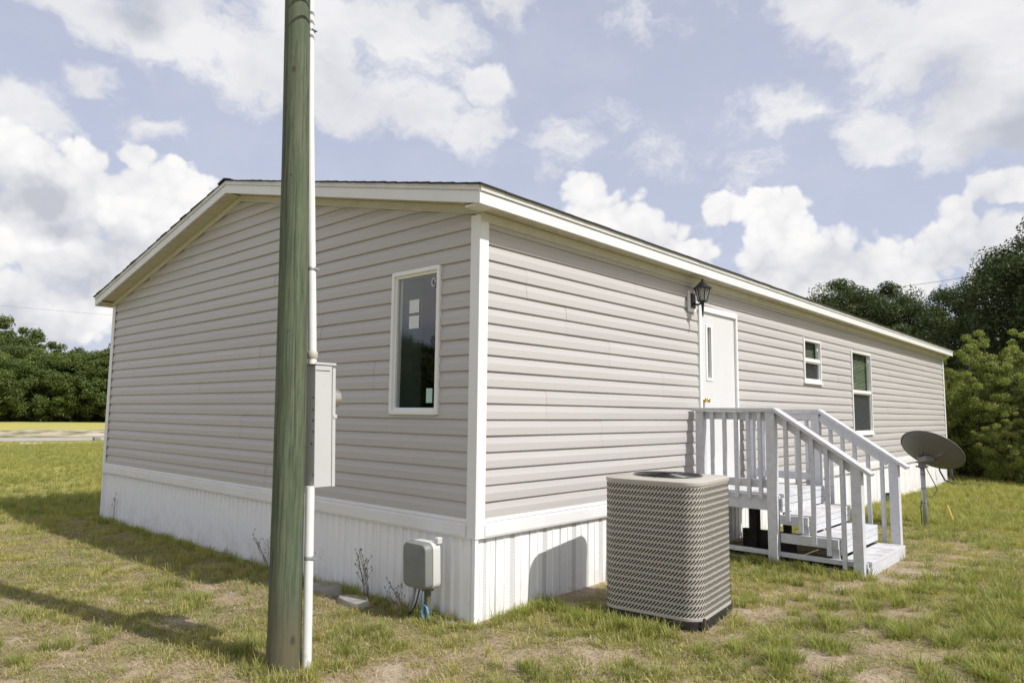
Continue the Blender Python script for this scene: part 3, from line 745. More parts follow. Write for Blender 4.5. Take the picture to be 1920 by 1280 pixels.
# door
a0, a1, z0, z1 = DOOR
mb = MB(); mb.box(-.07, .022, a0, a0+.05, z0, z1); mb.box(-.07, .022, a1-.05, a1, z0, z1); mb.box(-.07, .022, a0+.05, a1-.05, z1-.07, z1); mb.box(-.07, .03, a0, a1, z0-.03, z0)
door = mb.build('door', FRAMEW, home, bevel=.005); door['label'] = 'white entry door with a tall slit window'
mb = MB(); sl_ = (3.845, 3.968, 2.04, 2.668)
for a, b, c, d in wall_cells(a0+.052, a1-.052, z0+.002, z1-.073, [sl_]): mb.box(-.045, -.006, a, b, c, d)
sub(mb, 'door_slab', DOORW, door)
mb = MB(); frame_ring(mb, 'y', sl_[0]-.022, sl_[1]+.022, sl_[2]-.022, sl_[3]+.022, .034, -.05, .004); sub(mb, 'light_frame', FRAMEW, door, .003)
sub(sheet('y', sl_[0], sl_[1], sl_[2], sl_[3], -.028), 'pane', GLASS, door)
sub(rect('y', sl_[0]-.02, sl_[1]+.02, sl_[2]-.02, sl_[3]+.02, -.07, -.06), 'backing', BLINDD, door)
mb = MB(); kz = 1.786; ky = 3.765
mb.tube([(-.006, ky, kz), (.002, ky, kz)], .032, 16); mb.tube([(.0, ky, kz), (.03, ky, kz)], .011, 10)
mb.tube([(.028, ky, kz), (.036, ky, kz), (.05, ky, kz), (.062, ky, kz), (.066, ky, kz)], [.012, .026, .031, .024, .004], 16); sub(mb, 'door_knob', BRASS, door, smooth=True)

# ------------------------------------------------------------------ wall lantern
lan = thing('wall_lantern', (.0, 3.45, 2.9), 'black carriage lantern mounted on the siding above the entry door', 'lantern')
ly = 3.45; lx = .155
mb = MB(); mb.box(.001, .03, 3.375, 3.545, 2.79, 3.035); mb.build('mounting_block', FRAMEW, lan, bevel=.006)
mb = MB(); mb.box(.03, .046, 3.405, 3.505, 2.83, 3.0); mb.build('back_plate', BLACK, lan, bevel=.008)
mb = MB(); mb.tube([(.04, ly, 2.885), (.09, ly, 2.865), (.13, ly, 2.875), (lx, ly, 2.90)], .012, 8)
mb.tube([(lx, ly, 2.885), (lx, ly, 2.84), (lx, ly, 2.79), (lx, ly, 2.765), (lx, ly, 2.755), (lx, ly, 2.72)], [.020, .017, .012, .006, .012, .003], 8); mb.build('bracket', BLACK, lan, autos=40)
mb = MB()
def ring6(r, z): return [(lx+r*math.cos(k*PI/3+.3), ly+r*math.sin(k*PI/3+.3), z) for k in range(6)]
b_ = ring6(.048, 2.905); t_ = ring6(.085, 3.045)
for k in range(6): mb.face([b_[k], b_[(k+1) % 6], t_[(k+1) % 6], t_[k]])
mb.build('lantern_glass', LGLASS, lan)
mb = MB()
for k in range(6): mb.tube([b_[k], t_[k]], .006, 6)
mb.tube([(lx, ly, 2.885), (lx, ly, 2.895), (lx, ly, 2.91)], [.03, .055, .05], 6); mb.build('cage', BLACK, lan)
mb = MB(); mb.tube([(lx, ly, 3.04), (lx, ly, 3.05), (lx, ly, 3.065), (lx, ly, 3.10), (lx, ly, 3.125), (lx, ly, 3.135), (lx, ly, 3.15), (lx, ly, 3.16)], [.10, .108, .085, .05, .022, .010, .016, .002], 12); mb.build('lantern_roof', BLACK, lan, autos=40)

# ------------------------------------------------------------------ entry deck with steps
deck = thing('entry_steps', (1., 4.1, .12), 'weathered grey painted wooden entry landing with steps and railings', 'steps')
Y0, Y1 = 3.50, 4.74
def db(x0, x1, y0, y1, z0, z1, name, m=DECK, bev=.003):
    mb = MB(); mb.box(x0, x1, y0, y1, z0, z1); return mb.build(name, m, deck, bevel=bev)
def bm_(a, b, wd, ht, name, upv=(0, 0, 1), m=DECK):
    mb = MB(); mb.beam(a, b, wd, ht, upv); return mb.build(name, m, deck, bevel=.003)
# landing
for k in range(7):
    xa = .03+k*.139; db(xa, xa+.134, Y0+.005, Y1, .775+random.uniform(-.002, .002), .81+random.uniform(-.002, .002), 'deck_plank')
db(.03, .965, Y0-.035, Y0, .635, .79, 'rim_board'); db(.03, .965, Y1+.002, Y1+.04, .635, .79, 'rim_board')
for k, (za, zb2) in enumerate(((.625, .695), (.70, .772))): db(.972, .996, Y0-.03, Y1+.03, za, zb2, 'riser_board')
db(.03, .95, Y0+.05, Y0+.08, .66, .77, 'joist', DARKW); db(.03, .95, Y1-.08, Y1-.05, .66, .77, 'joist', DARKW)
# stacked step boxes: (front x, top z)
for (xf, zt, back) in ((1.275, .615, .99), (1.56, .432, 1.265), (1.82, .243, 1.55)):
    wd = (xf-back)
    for k in range(2):
        xa = back+.003+k*wd/2; db(xa, xa+wd/2-.005, Y0+.01, Y1-.005, zt-.034, zt+random.uniform(-.002, .002), 'tread_plank')
    zl = zt-.034
    db(xf-.026, xf-.002, Y0+.01, Y1-.01, zl-.062, zl-.003, 'riser_board')
    if zt > .3: db(xf-.026, xf-.002, Y0+.01, Y1-.01, zl-.128, zl-.066, 'riser_board')
    x_in = .965 if zt > .3 else .03
    db(x_in, xf-.03, Y0-.030, Y0+.004, zl-.075, zl+.02, 'step_side_board'); db(x_in, xf-.03, Y1-.004, Y1+.03, zl-.075, zl+.02, 'step_side_board')
    if zt > .3: db(xf-.10, xf-.03, Y0-.004, Y0+.03, zl-.18, zl-.078, 'step_block')
db(.03, 1.80, Y0-.03, Y0+.006, .06, .185, 'ground_beam'); db(.03, 1.80, Y1-.006, Y1+.03, .06, .185, 'ground_beam'); db(1.79, 1.816, Y0+.008, Y1-.008, .07, .205, 'riser_board')
for (x, y, s_) in ((.40, 4.0, .09), (.62, 4.45, .07), (.2, 4.5, .09), (.75, 4.1, .06)): db(x, x+s_, y, y+s_, .05, .77, 'support_post', DARKW)
db(.3, .9, 4.05, 4.09, .12, .33, 'brace_board', DARKW)
# railings
ZR = 1.695
def slope_z(x): return ZR-.0+(x-.955)*(1.10-ZR)/(1.84-.955)
for Y, sgn in ((Y0-.05, -1), (Y1+.05, 1)):
    yo = Y+sgn*.0
    db(.065, .155, Y-.045, Y+.045, .80 if False else .64, ZR-.04, 'post'); db(.86, .955, Y-.045, Y+.045, .06, ZR-.04, 'post')
    mb = MB(); ztop = slope_z(1.72)-.05
    mb.hexa([(1.68, Y-.045, .06), (1.775, Y-.045, .06), (1.775, Y+.045, .06), (1.68, Y+.045, .06), (1.68, Y-.045, slope_z(1.68)-.045), (1.775, Y-.045, slope_z(1.775)-.045), (1.775, Y+.045, slope_z(1.775)-.045), (1.68, Y+.045, slope_z(1.68)-.045)])
    mb.build('post', DECK, deck, bevel=.003)
    # cap rails
    mb = MB(); mb.box(.03, .965, Y-.07, Y+.07, ZR-.038, ZR); mb.build('cap_rail', DECK, deck, bevel=.004)
    mb = MB(); mb.beam((.962, Y, slope_z(.962)-.019), (1.865, Y, slope_z(1.865)-.019), .14, .036); mb.build('cap_rail', DECK, deck, bevel=.004)
    # under rails
    inn = -sgn
    db(.156, .859, Y+inn*.0-.019+inn*.018, Y+.019+inn*.018, ZR-.125, ZR-.042, 'under_rail')
    mb = MB(); mb.beam((.957, Y+inn*.018, slope_z(.957)-.092), (1.679, Y+inn*.018, slope_z(1.679)-.092), .036, .09); mb.build('under_rail', DECK, deck, bevel=.003)
    db(.156, .859, Y-.019+inn*.018, Y+.019+inn*.018, .865, .95, 'lower_rail')
    ys = Y+sgn*.021
    for x in (.256, .398, .530, .664, .790):
        db(x-.019, x+.019, ys-.019, ys+.018, .755+random.uniform(-.01, .01), ZR-.042, 'baluster')
    for x, zb2 in ((1.062, .548), (1.191, .447), (1.32, .348), (1.458, .262), (1.60, .158)):
        mb = MB(); zt = slope_z(x)-.047
        mb.hexa([(x-.019, ys-.019, zb2), (x+.019, ys-.019, zb2), (x+.019, ys+.018, zb2), (x-.019, ys+.018, zb2), (x-.019, ys-.019, slope_z(x-.019)-.04), (x+.019, ys-.019, slope_z(x+.019)-.04), (x+.019, ys+.018, slope_z(x+.019)-.04), (x-.019, ys+.018, slope_z(x-.019)-.04)])
        mb.build('baluster', DECK, deck, bevel=.002)

# ------------------------------------------------------------------ air conditioner
AX, AY, AS, ATH, AZ, AH = .948, 1.228, .40, .1227, .08, 1.045
ac = thing('air_conditioner', (AX, AY, AZ), 'square beige outdoor air conditioner with slanted louvre slots beside the steps', 'air conditioner')
def outline(s_, r, n=8):
    pts = []
    for k, (sx, sy) in enumerate([(1, 1), (-1, 1), (-1, -1), (1, -1)]):
        for i in range(n+1):
            a = PI/2*(k+i/n); pts.append((sx*(s_-r)+r*math.cos(a), sy*(s_-r)+r*math.sin(a)))
    return pts
def acp(p, z): c, s_ = math.cos(ATH), math.sin(ATH); return (AX+p[0]*c-p[1]*s_, AY+p[0]*s_+p[1]*c, z)
def loft(mb, rings, cap0=True, cap1=True, mi=0):
    for A, B in zip(rings, rings[1:]):
        n = len(A)
        for k in range(n): mb.face([A[k], A[(k+1) % n], B[(k+1) % n], B[k]], mi)
    if cap0: mb.face(rings[0][::-1], mi)
    if cap1: mb.face(rings[-1], mi)
mb = MB(); loft(mb, [[acp(p, z) for p in outline(s_, .13)] for s_, z in ((AS-.004, AZ-.1), (AS+.004, AZ-.02), (AS+.004, AZ+.052), (AS-.01, AZ+.055))]); mb.build('base_pan', ACB, ac, autos=35)
mb = MB(); loft(mb, [[acp(p, z) for p in outline(s_, .13)] for s_, z in ((AS-.003, AZ+.056), (AS-.003, AZ+.075), (AS-.006, AZ+.078), (AS-.006, AZ+AH-.029))], False, False); body = mb.build('cabinet', ACM, ac, autos=35)
# top cap with the round fan opening
mb = MB(); FR = .27
o1 = [acp(p, AZ+AH-.030) for p in outline(AS+.001, .135)]; o2 = [acp(p, AZ+AH-.008) for p in outline(AS+.001, .135)]; o3 = [acp(p, AZ+AH) for p in outline(AS-.012, .125)]
n = len(o1); loft(mb, [o1, o2, o3], False, False)
def ang(p): return math.atan2(p[1], p[0])
oc = outline(AS-.012, .125); ci = [acp((FR*math.cos(ang(p)), FR*math.sin(ang(p))), AZ+AH+.004) for p in oc]; ci2 = [acp((FR*math.cos(ang(p)), FR*math.sin(ang(p))), AZ+AH-.05) for p in oc]
for k in range(n): k2 = (k+1) % n; mb.face([o3[k], o3[k2], ci[k2], ci[k]]); mb.face([ci[k], ci[k2], ci2[k2], ci2[k]])
mb.build('top_cap', ACM, ac, autos=35)
mb = MB()
for r in np.linspace(.045, FR, 13): mb.tube([acp((r*math.cos(t), r*math.sin(t)), AZ+AH+.012+.010*(1-r/FR)) for t in np.linspace(0, 2*PI, 41)], .0032, 5, caps=False)
for k in range(8): mb.tube([acp((r*math.cos(k*PI/4), r*math.sin(k*PI/4)), AZ+AH+.010+.010*(1-r/FR)) for r in (.03, FR)], .004, 5)
mb.tube([acp((0, 0), AZ+AH+.0), acp((0, 0), AZ+AH+.03)], .06, 16); mb.build('fan_guard', BLACK, ac)
mb = MB(); loft(mb, [[acp((.26*math.cos(t), .26*math.sin(t)), z) for t in np.linspace(0, 2*PI, 33)[:-1]] for z in (AZ+AH-.20, AZ+AH-.19)]); mb.build('fan_well', ACD, ac)
mb = MB()
for k in range(3):
    t = k*2*PI/3+.4
    mb.hexa([acp((r*math.cos(t+da), r*math.sin(t+da)), AZ+AH-.12+dz) for (r, da, dz) in ((.05, 0, 0), (.24, -.25, 0), (.24, .35, .05), (.05, .5, .03), (.05, 0, .004), (.24, -.25, .004), (.24, .35, .054), (.05, .5, .034))])
mb.build('fan_blade', GALV, ac)
# louvre slots: stamped slanted openings with a lip, past counting
mb = MB(); ol = outline(AS-.006, .13, 14); cum = [0]
for k in range(len(ol)): q = ol[(k+1) % len(ol)]; cum.append(cum[-1]+math.hypot(q[0]-ol[k][0], q[1]-ol[k][1]))
PER = cum[-1]; cumA = np.array(cum); olA = np.array(ol+[ol[0]])
def per(u, z, out):
    u = u % PER; k = int(np.searchsorted(cumA, u, side='right')-1); k = min(k, len(ol)-1); t = (u-cum[k])/max(1e-9, cum[k+1]-cum[k])
    p = olA[k]*(1-t)+olA[k+1]*t; d = olA[k+1]-olA[k]; nn = np.array([d[1], -d[0]]); nn = nn/(np.linalg.norm(nn)+1e-9)
    if nn@p < 0: nn = -nn
    return acp(p+nn*out, z)
NR = 20; zlo = AZ+.072; zhi = AZ+AH-.040; rs = (zhi-zlo)/NR; NC = 106; cs = PER/NC
for r in range(NR):
    zc = zlo+(r+.5)*rs
    for c in range(NC):
        u = (c+.28*r)*cs
        h = rs*.39; sl2 = cs*.46; wd = cs*.33
        # slash leaning to the right going up, a short hook at mid height
        mb.face([per(u-sl2-wd, zc-h, .0012), per(u-sl2+wd*.2, zc-h, .0012), per(u+sl2*.1+wd, zc+h*.1, .0012), per(u-wd*.6, zc+h*.1, .0012)])
        mb.face([per(u-wd*.5, zc-h*.1, .0016), per(u+wd*1.25, zc-h*.1, .0016), per(u+sl2+wd, zc+h, .0016), per(u+sl2-wd*.2, zc+h, .0016)])
sl_o = mb.build('louvre_slots', ACD, ac); sl_o['kind'] = 'stuff'
mb = MB(); pz = acp((AS+.006, -AS+.055), 0); mb.box(pz[0]-.004, pz[0]+.012, pz[1]-.014, pz[1]+.004, AZ-.04, AZ+.085); mb.build('tie_down_strap', RUST, ac)
mb = MB(); mb.tube([(.012, 1.80, .70), (.05, 1.80, .68), (.06, 1.80, .4), (.10, 1.79, .16), (.5, 1.6, .12)], .014, 8); mb.build('refrigerant_line', CABLE, ac, smooth=True)

# ------------------------------------------------------------------ utility pole
BX, BY = -.267, -1.415
def pc(z): off = .0104*z+.00243*z*z; return np.array([BX-.743*off, BY-.669*off])
def prad(z): return float(np.interp(z, [-.3, 0, .25, 1.07, 2, 3.5, 5, 8], [.118, .111, .103, .0985, .096, .0865, .08, .068]))
def pole_face(px, py):
    d = ray(px, py); best = None
    for t in np.linspace(3.8, 5.4, 3000):
        P = CAM+d*t; c = pc(P[2])
        if math.hypot(P[0]-c[0], P[1]-c[1]) < prad(P[2]): return P
    return CAM+d*4.5
KNOTS = [tuple(pole_face(551, 130))+(.022,), tuple(pole_face(549, 1200))+(.026,), tuple(pole_face(546, 328))+(.010,), tuple(pole_face(540, 620))+(.008,), tuple(pole_face(533, 185))+(.012,)]
POLEM = mat('treated_pole_wood', build=pole_build)
pole = thing('utility_pole', (BX, BY, 0), 'green-tinted treated wooden utility pole in front of the gable', 'utility pole')
mb = MB(); NS = 120; zs = list(np.linspace(-.3, 8., 210)); rings = []
crk = pole_face(551, 800); crk_a = math.atan2(crk[1]-pc(crk[2])[1], crk[0]-pc(crk[2])[0])
crk2 = pole_face(553, 420); crk2_a = math.atan2(crk2[1]-pc(crk2[2])[1], crk2[0]-pc(crk2[2])[0])
for z in zs:
    c = pc(z); R0 = prad(z); ring = []
    for k in range(NS):
        a = 2*PI*k/NS
        n_ = float(fbm2(np.array([math.cos(a)*2.2+9]), np.array([z*.8+math.sin(a)*2.2]), 1.6, 3, 2)[0])-.5
        r = R0*(1+.05*n_)
        for ca, za, zb2, dep in ((crk_a, 1.15, 2.1, .022), (crk2_a, 2.2, 3.2, .012), (crk_a-.35, .35, 1.0, .005), (crk_a+.25, 2.9, 3.6, .005)):
            wob = ca+.03*math.sin(z*9)
            da = abs((a-wob+PI) % (2*PI)-PI)
            if za < z < zb2 and da < .04: r -= dep*(1-da/.04)*math.sin(PI*(z-za)/(zb2-za))**.5
        ring.append((c[0]+r*math.cos(a), c[1]+r*math.sin(a), z))
    rings.append(ring)
loft(mb, rings); mb.build('pole_shaft', POLEM, pole, smooth=True)
# conduit, in front of the house side of the pole
cnd = thing('conduit_pipe', (-.157, -1.316, 0), 'white plastic conduit strapped to the utility pole', 'pipe')
def cpt(z): return (float(np.interp(z, [-.2, 0, 2., 3.6, 5, 6], [-.150, -.157, -.248, -.3225, -.352, -.375])), float(np.interp(z, [-.2, 0, 2, 3.6, 5, 6], [-1.317, -1.316, -1.307, -1.352, -1.392, -1.42])), z)
mb = MB(); mb.tube([cpt(z) for z in (-.15, .3, .7, 1.13)], .0285, 20); mb.build('lower_pipe', PVC, cnd, autos=50)
mb = MB(); mb.tube([cpt(z) for z in (1.92, 2.4, 3., 3.6, 4.4, 5.2, 6.)], .0275, 20); mb.build('upper_pipe', PVC, cnd, autos=50)
mb = MB(); mb.tube([cpt(1.955), cpt(1.96), cpt(2.0), cpt(2.005)], [.030, .034, .034, .030], 20); mb.build('collar', PVCOLD, cnd, autos=50)
for z in (.68, 2.56, 4.25):
    mb = MB(); c = cpt(z); mb.tube([cpt(z-.012), cpt(z-.004), cpt(z+.004), cpt(z+.012)], [.029, .0305, .0305, .029], 20); 
    mb.box(c[0]-.02, c[0]+.036, c[1]-.005, c[1]+.036, z-.006, z+.004); mb.build('strap', GALV, cnd)
# meter box
mbx = thing('meter_box', (-.29, -1.22, 1.12), 'grey metal electric meter box hung on the utility pole', 'meter box')
def bx(x, y, z): return (x-.049*(z-1.12), y, z)
def bbox(x0, x1, y0, y1, z0, z1, name, m, bev=.003):
    mb = MB(); mb.hexa([bx(x0, y0, z0), bx(x1, y0, z0), bx(x1, y1, z0), bx(x0, y1, z0), bx(x0, y0, z1), bx(x1, y0, z1), bx(x1, y1, z1), bx(x0, y1, z1)]); return mb.build(name, m, mbx, bevel=bev)
bbox(-.385, -.18, -1.30, -1.172, 1.12, 1.915, 'enclosure', BOXG)
bbox(-.390, -.175, -1.170, -1.145, 1.118, 1.90, 'front_lid', BOXG)
bbox(-.392, -.173, -1.303, -1.142, 1.917, 1.933, 'top_flange', BOXG)
bbox(-.1805, -.1775, -1.295, -1.19, 1.878, 1.882, 'seam', ACD, 0)
bbox(-.182, -.170, -1.165, -1.135, 1.565, 1.59, 'latch', BOXG)
mb = MB(); mc = bx(-.282, 0, 1.70)
mb.tube([(mc[0], -1.146, 1.70), (mc[0], -1.105, 1.70), (mc[0], -1.104, 1.70), (mc[0], -1.07, 1.70), (mc[0], -1.06, 1.70)], [.074, .074, .066, .064, .04], 24); mb.build('meter', METERG, mbx, autos=40)
mb = MB()
for (x, z) in ((-.20, 1.55), (-.20, 1.62), (-.195, 1.48), (-.19, 1.2), (-.215, 1.40), (-.20, 1.70)): q = bx(x, 0, z); mb.box(q[0]-.005, q[0]+.005, -1.3025, -1.2995, z-.006, z+.006)
mb.build('knockouts', ACD, mbx)
# cable loops above the picture whose shadows fall on the pole
lp = thing('service_cable', (-.3, -1.4, 4.6), 'black service cable looping out near the top of the conduit', 'cable')
mb = MB()
hs = SUN[:2]/np.linalg.norm(SUN[:2]); hp = np.array([-hs[1], hs[0]])
for (zc, bow, tilt_, d_) in ((4.70, -.9, .05, .34), (4.64, -.5, -.32, .32), (4.53, -.7, -.12, .33)):
    c = pc(4.5); P_ = []
    for q_ in np.linspace(-.17, .17, 15):
        k_ = c+hs*d_+hp*q_; P_.append((k_[0], k_[1], zc+bow*q_*q_*2+tilt_*q_))
    mb.tube(P_, .0085, 8)
mb.build('cable_loops', CABLE, lp, smooth=True)

# ------------------------------------------------------------------ telecom pedestal box
ped = thing('telecom_box', (-.38, -.12, 0), 'grey plastic telecom box on a stake against the gable skirting', 'utility box')
mb = MB(); 
def rr(x0, x1, z0, z1, r, n=5):
    o = []
    for k, (cx_, cz_) in enumerate(((x1-r, z1-r), (x0+r, z1-r), (x0+r, z0+r), (x1-r, z0+r))):
        for i in range(n+1): a = PI/2*(k+i/n); o.append((cx_+r*math.cos(a), cz_+r*math.sin(a)))
    return o
prof = rr(-.535, -.262, .275, .615, .05)
tilt = lambda x, y, z: (x+.05*(.45-z)*.3, y-.02*(z-.45), z)
loft(mb, [[tilt(a, y, c) for a, c in [( -.4+(a+.4)*s_, .445+(c-.445)*s_) for a, c in prof]] for s_, y in ((.86, -.262), (.95, -.258), (1., -.245), (1., -.19))]); mb.build('cover', PEDG, ped, autos=40)
mb = MB(); loft(mb, [[tilt(a, y, c) for a, c in [( -.4+(a+.4)*1.03, .445+(c-.445)*1.02) for a, c in prof]] for y in (-.188, -.115)]); mb.build('housing', PEDL, ped, autos=40)
mb = MB(); mb.box(-.30, -.255, -.15, -.10, .605, .655); mb.build('mounting_lug', PEDL, ped, bevel=.008)
mb = MB(); mb.box(-.385, -.345, -.165, -.125, -.1, .33); mb.box(-.40, -.33, -.18, -.11, .245, .30); mb.build('stake', STAKE, ped, bevel=.004)
mb = MB(); mb.tube([(-.60, -.13, -.06), (-.575, -.135, .06), (-.50, -.15, .29)], .017, 10); mb.build('conduit_leg', GALV, ped, smooth=True)
mb = MB(); mb.tube([(-.575, -.15, .03), (-.52, -.17, .06), (-.47, -.17, .13), (-.445, -.165, .22), (-.43, -.16, .30)], .006, 6); mb.build('cable', CABLE, ped, smooth=True)
mb = MB()
pts = [(-.42+.0*t, -.15, .28-.12*t) for t in (0, .5, 1)]
mb.tube([(-.40, -.15, .27), (-.42, -.16, .20), (-.405, -.17, .15)], .004, 6)
for j in range(2): mb.tube([(-.345+.035*math.cos(t+j), -.18-.012*j, .085+.055*math.sin(t+j)+.01*j) for t in np.linspace(0, 2*PI*1.05, 20)], .0035, 6)
mb.tube([(-.33, -.18, .035), (-.25, -.12, .03), (-.12, -.09, .035), (-.05, -.06, .03)], .0035, 6); mb.build('blue_wire', BLUEW, ped, smooth=True)

# ------------------------------------------------------------------ satellite dish
DC = CAM+ray(1748, 843)*9.95
vd = ray(1748, 843); vd = vd/np.linalg.norm(vd)
n_ = .52*vd+.854*(.40*r2+.917*u2); n_ = n_/np.linalg.norm(n_)
a_ = np.cross(n_, vd); a_ = a_/np.linalg.norm(a_); b_ = np.cross(n_, a_)
MX, MY = 1.39, 7.66; mz = float(gz(MX, MY))
dish = thing('satellite_dish', (MX, MY, mz), 'dark grey satellite dish seen from behind on a galvanised mast', 'satellite dish')
R1, R2, DEP = .405, .39, .085
mb = MB(); NR_, NA = 10, 48
def dp(r, t, off): p = DC+a_*(R1*r*math.cos(t))+b_*(R2*r*math.sin(t))+n_*(-DEP*(1-r*r)+off); return tuple(p)
for off, fl in ((0., 1), (-.006, 0)):
    for i in range(NR_):
        for k in range(NA):
            r0, r1 = i/NR_, (i+1)/NR_; t0, t1 = 2*PI*k/NA, 2*PI*(k+1)/NA
            q = [dp(r0, t0, off), dp(r1, t0, off), dp(r1, t1, off), dp(r0, t1, off)]
            mb.face(q if i else q[1:])
for k in range(NA):
    t0, t1 = 2*PI*k/NA, 2*PI*(k+1)/NA; mb.face([dp(1, t0, 0), dp(1, t1, 0), dp(1, t1, -.006), dp(1, t0, -.006)])
mb.build('reflector', DISH, dish, smooth=True)
mb = MB(); mb.tube([dp(1., t, -.003) for t in np.linspace(0, 2*PI, 49)], .008, 6, caps=False); mb.build('rim', DISH, dish, smooth=True)
bc = DC-n_*(DEP+.03)-u2*.10-r2*.09
mt = np.array([MX, MY, bc[2]-.06])
mb = MB(); mb.tube([(MX+.02, MY, mz-.2), (MX+.01, MY, mz+.4), tuple(mt+np.array([0, 0, .10]))], .031, 14); mb.build('mast', GALV, dish, smooth=True)
mb = MB(); mb.beam(mt+np.array([0, 0, -.02]), mt+np.array([0, 0, .14]), .10, .09, (1, .3, 0)); mb.beam(mt+np.array([0, 0, .09]), DC-n_*(DEP+.005)-u2*.05, .13, .07)
for sx in (-1, 1):
    for sy in (-1, 1): mb.beam(mt+np.array([0, 0, .10]), DC-n_*(DEP*.93)+a_*.13*sx+b_*.11*sy, .022, .022)
mb.tube([tuple(mt+np.array([-.07, -.05, .0])), tuple(mt+np.array([.07, .05, .0]))], .012, 8); mb.tube([tuple(mt+np.array([-.07, -.05, .06])), tuple(mt+np.array([.07, .05, .06]))], .012, 8); mb.build('mount_bracket', mat('bracket_grey', (.16, .165, .17), .5), dish, bevel=.004)
mb = MB(); tip = DC+n_*.42-b_*np.sign(b_[2])*.40; mb.tube([tuple(DC-b_*np.sign(b_[2])*.44-n_*.02), tuple(tip)], .016, 8); mb.beam(tip, tip+n_*.10, .07, .07); mb.build('feed_arm', GALV, dish)
mb = MB(); m0 = np.array([MX, MY, mz])
mb.tube([tuple(mt+np.array([.03, .06, .0])), tuple(mt+np.array([.10, .14, -.2])), tuple(mt+np.array([.14, .2, -.33])), tuple(mt+np.array([.08, .12, -.44])), tuple(mt+np.array([.025, .03, -.40])), tuple(mt+np.array([-.03, -.02, -.5])), tuple(m0+np.array([-.035, -.02, .25])), tuple(m0+np.array([-.03, -.02, -.05]))], .006, 6)
for z in (.35, .55, .75): mb.tube([(MX+.033*math.cos(t)+.005, MY+.033*math.sin(t), mz+z) for t in np.linspace(0, 2*PI, 17)], .004, 5, caps=False)
mb.build('coax_cable', CABLE, dish, smooth=True)

# small things along the far wall
def ground_cable(pts, name, m, r, label, cat):
    mb = MB(); mb.tube(pts, r, 6); o = mb.build(name, m, None, smooth=True); return tag(o, label, cat)
cx0 = onZ(1800, 908, -.02)
pts = []
rr_ = random.Random(4)
for k in range(90):
    t = k*.42; r_ = .24+.10*math.sin(k*.37)+rr_.uniform(-.03, .03); pts.append((cx0[0]+.05+r_*1.5*math.cos(t), cx0[1]-.1+r_*1.25*math.sin(t), .01+.0006*k+float(gz(cx0[0], cx0[1]))))
ground_cable(pts, 'coiled_cable', CABLE, .016, 'black cable coiled on the grass at the far corner of the home', 'cable')
pts = [(.04, 15.6, .55), (.06, 15.65, .35), (.12, 15.85, .12), (.3, 16.1, .02), (.5, 16.2, .0)]
ground_cable(pts, 'hanging_cable', CABLE, .018, 'black cable drooping from the far skirting to the ground', 'cable')
fl = thing('spot_light', (.12, 11.0, .0), 'small black spot light standing on the ground by the skirting', 'spot light')
mb = MB(); fz = float(gz(.12, 11.0)); mb.box(.05, .19, 10.92, 11.06, fz+.03, fz+.19); mb.build('housing', BLACK, fl, bevel=.02)
mb = MB(); mb.box(.07, .17, 10.912, 10.919, fz+.07, fz+.15); mb.build('lens', mat('lens_green', (.10, .22, .10), .2), fl)
mb = MB(); mb.tube([(.12, 10.99, fz-.08), (.12, 10.99, fz+.05)], .012, 8); mb.build('spike', BLACK, fl)
mb = MB(); e0 = onZ(1740, 921, .03); e1 = onZ(1747, 936, .0); mb.tube([(MX+.12, MY+.9, .30), (MX+.24, MY+.82, -.03)], .014, 8)
tag(mb.build('marker_stake', YELW), 'short yellow stake leaning in the grass behind the dish', 'stake')
dn_ = thing('skirting_end_shade', (0.02, L, 0), 'dark strip standing for the shaded skirting end at the far corner', 'pipe')  # dark tube added for the skirting end lying in shade; no drain there
mb = MB(); mb.tube([(.05, L+.03, .62), (.06, L+.03, .2), (.12, L+.03, -.05)], .035, 10); mb.build('pipe', mat('end_shade_dark', (.05, .05, .055), .6), dn_, smooth=True)
# stones, debris
def stone(px, py, sx, sy, sz, label, rot=0., m=STONE):
    g = onZ(px, py, .02); mb = MB(); n = 11; rs_ = random.Random(px); R = [1+rs_.uniform(-.25, .2) for _ in range(n)]
    rings = [[(g[0]+sx*s_*R[k]*math.cos(2*PI*k/n+rot), g[1]+sy*s_*R[k]*math.sin(2*PI*k/n+rot), float(gz(g[0], g[1]))+z+rs_.uniform(-.004, .004)) for k in range(n)] for s_, z in ((1., -.03), (1.03, sz*.5), (.94, sz), (.5, sz*1.05))]
    loft(mb, rings); return tag(mb.build('stone_slab', m, None, autos=30), label, 'stone')
stone(612, 1108, .22, .13, .05, 'flat pale concrete slab beside the pole at the gable skirting')
stone(668, 1132, .20, .10, .045, 'second flat concrete slab right of the first, under dry weeds')
CHIP = mat('pale_chip', (.42, .40, .37), .8, var=.3, vscale=50)
for (px, py, lb) in ((252, 1124, 'small pale scrap on the bare soil, leftmost'), (278, 1128, 'crumpled pale scrap in the middle of the bare soil'), (322, 1134, 'flat pale scrap right of the crumpled one'), (436, 1115, 'small pale scrap nearest the utility pole')):
    g = onZ(px, py, 0); rs_ = random.Random(px); mb = MB(); z = float(gz(g[0], g[1]))
    mb.hexa([(g[0]+rs_.uniform(-.05, -.03), g[1]-.02, z), (g[0]+.03, g[1]-.018, z), (g[0]+.035, g[1]+.015, z), (g[0]-.03, g[1]+.012, z), (g[0]-.03, g[1]-.012, z+.012), (g[0]+.025, g[1]-.015, z+.008), (g[0]+.03, g[1]+.01, z+.014), (g[0]-.025, g[1]+.01, z+.010)])
    tag(mb.build('paper_scrap', CHIP), lb, 'scrap')
rb = onZ(182, 822, .1)
ub = thing('roadside_box', (rb[0], rb[1], 0), 'small grey utility box beside the distant road', 'utility box')
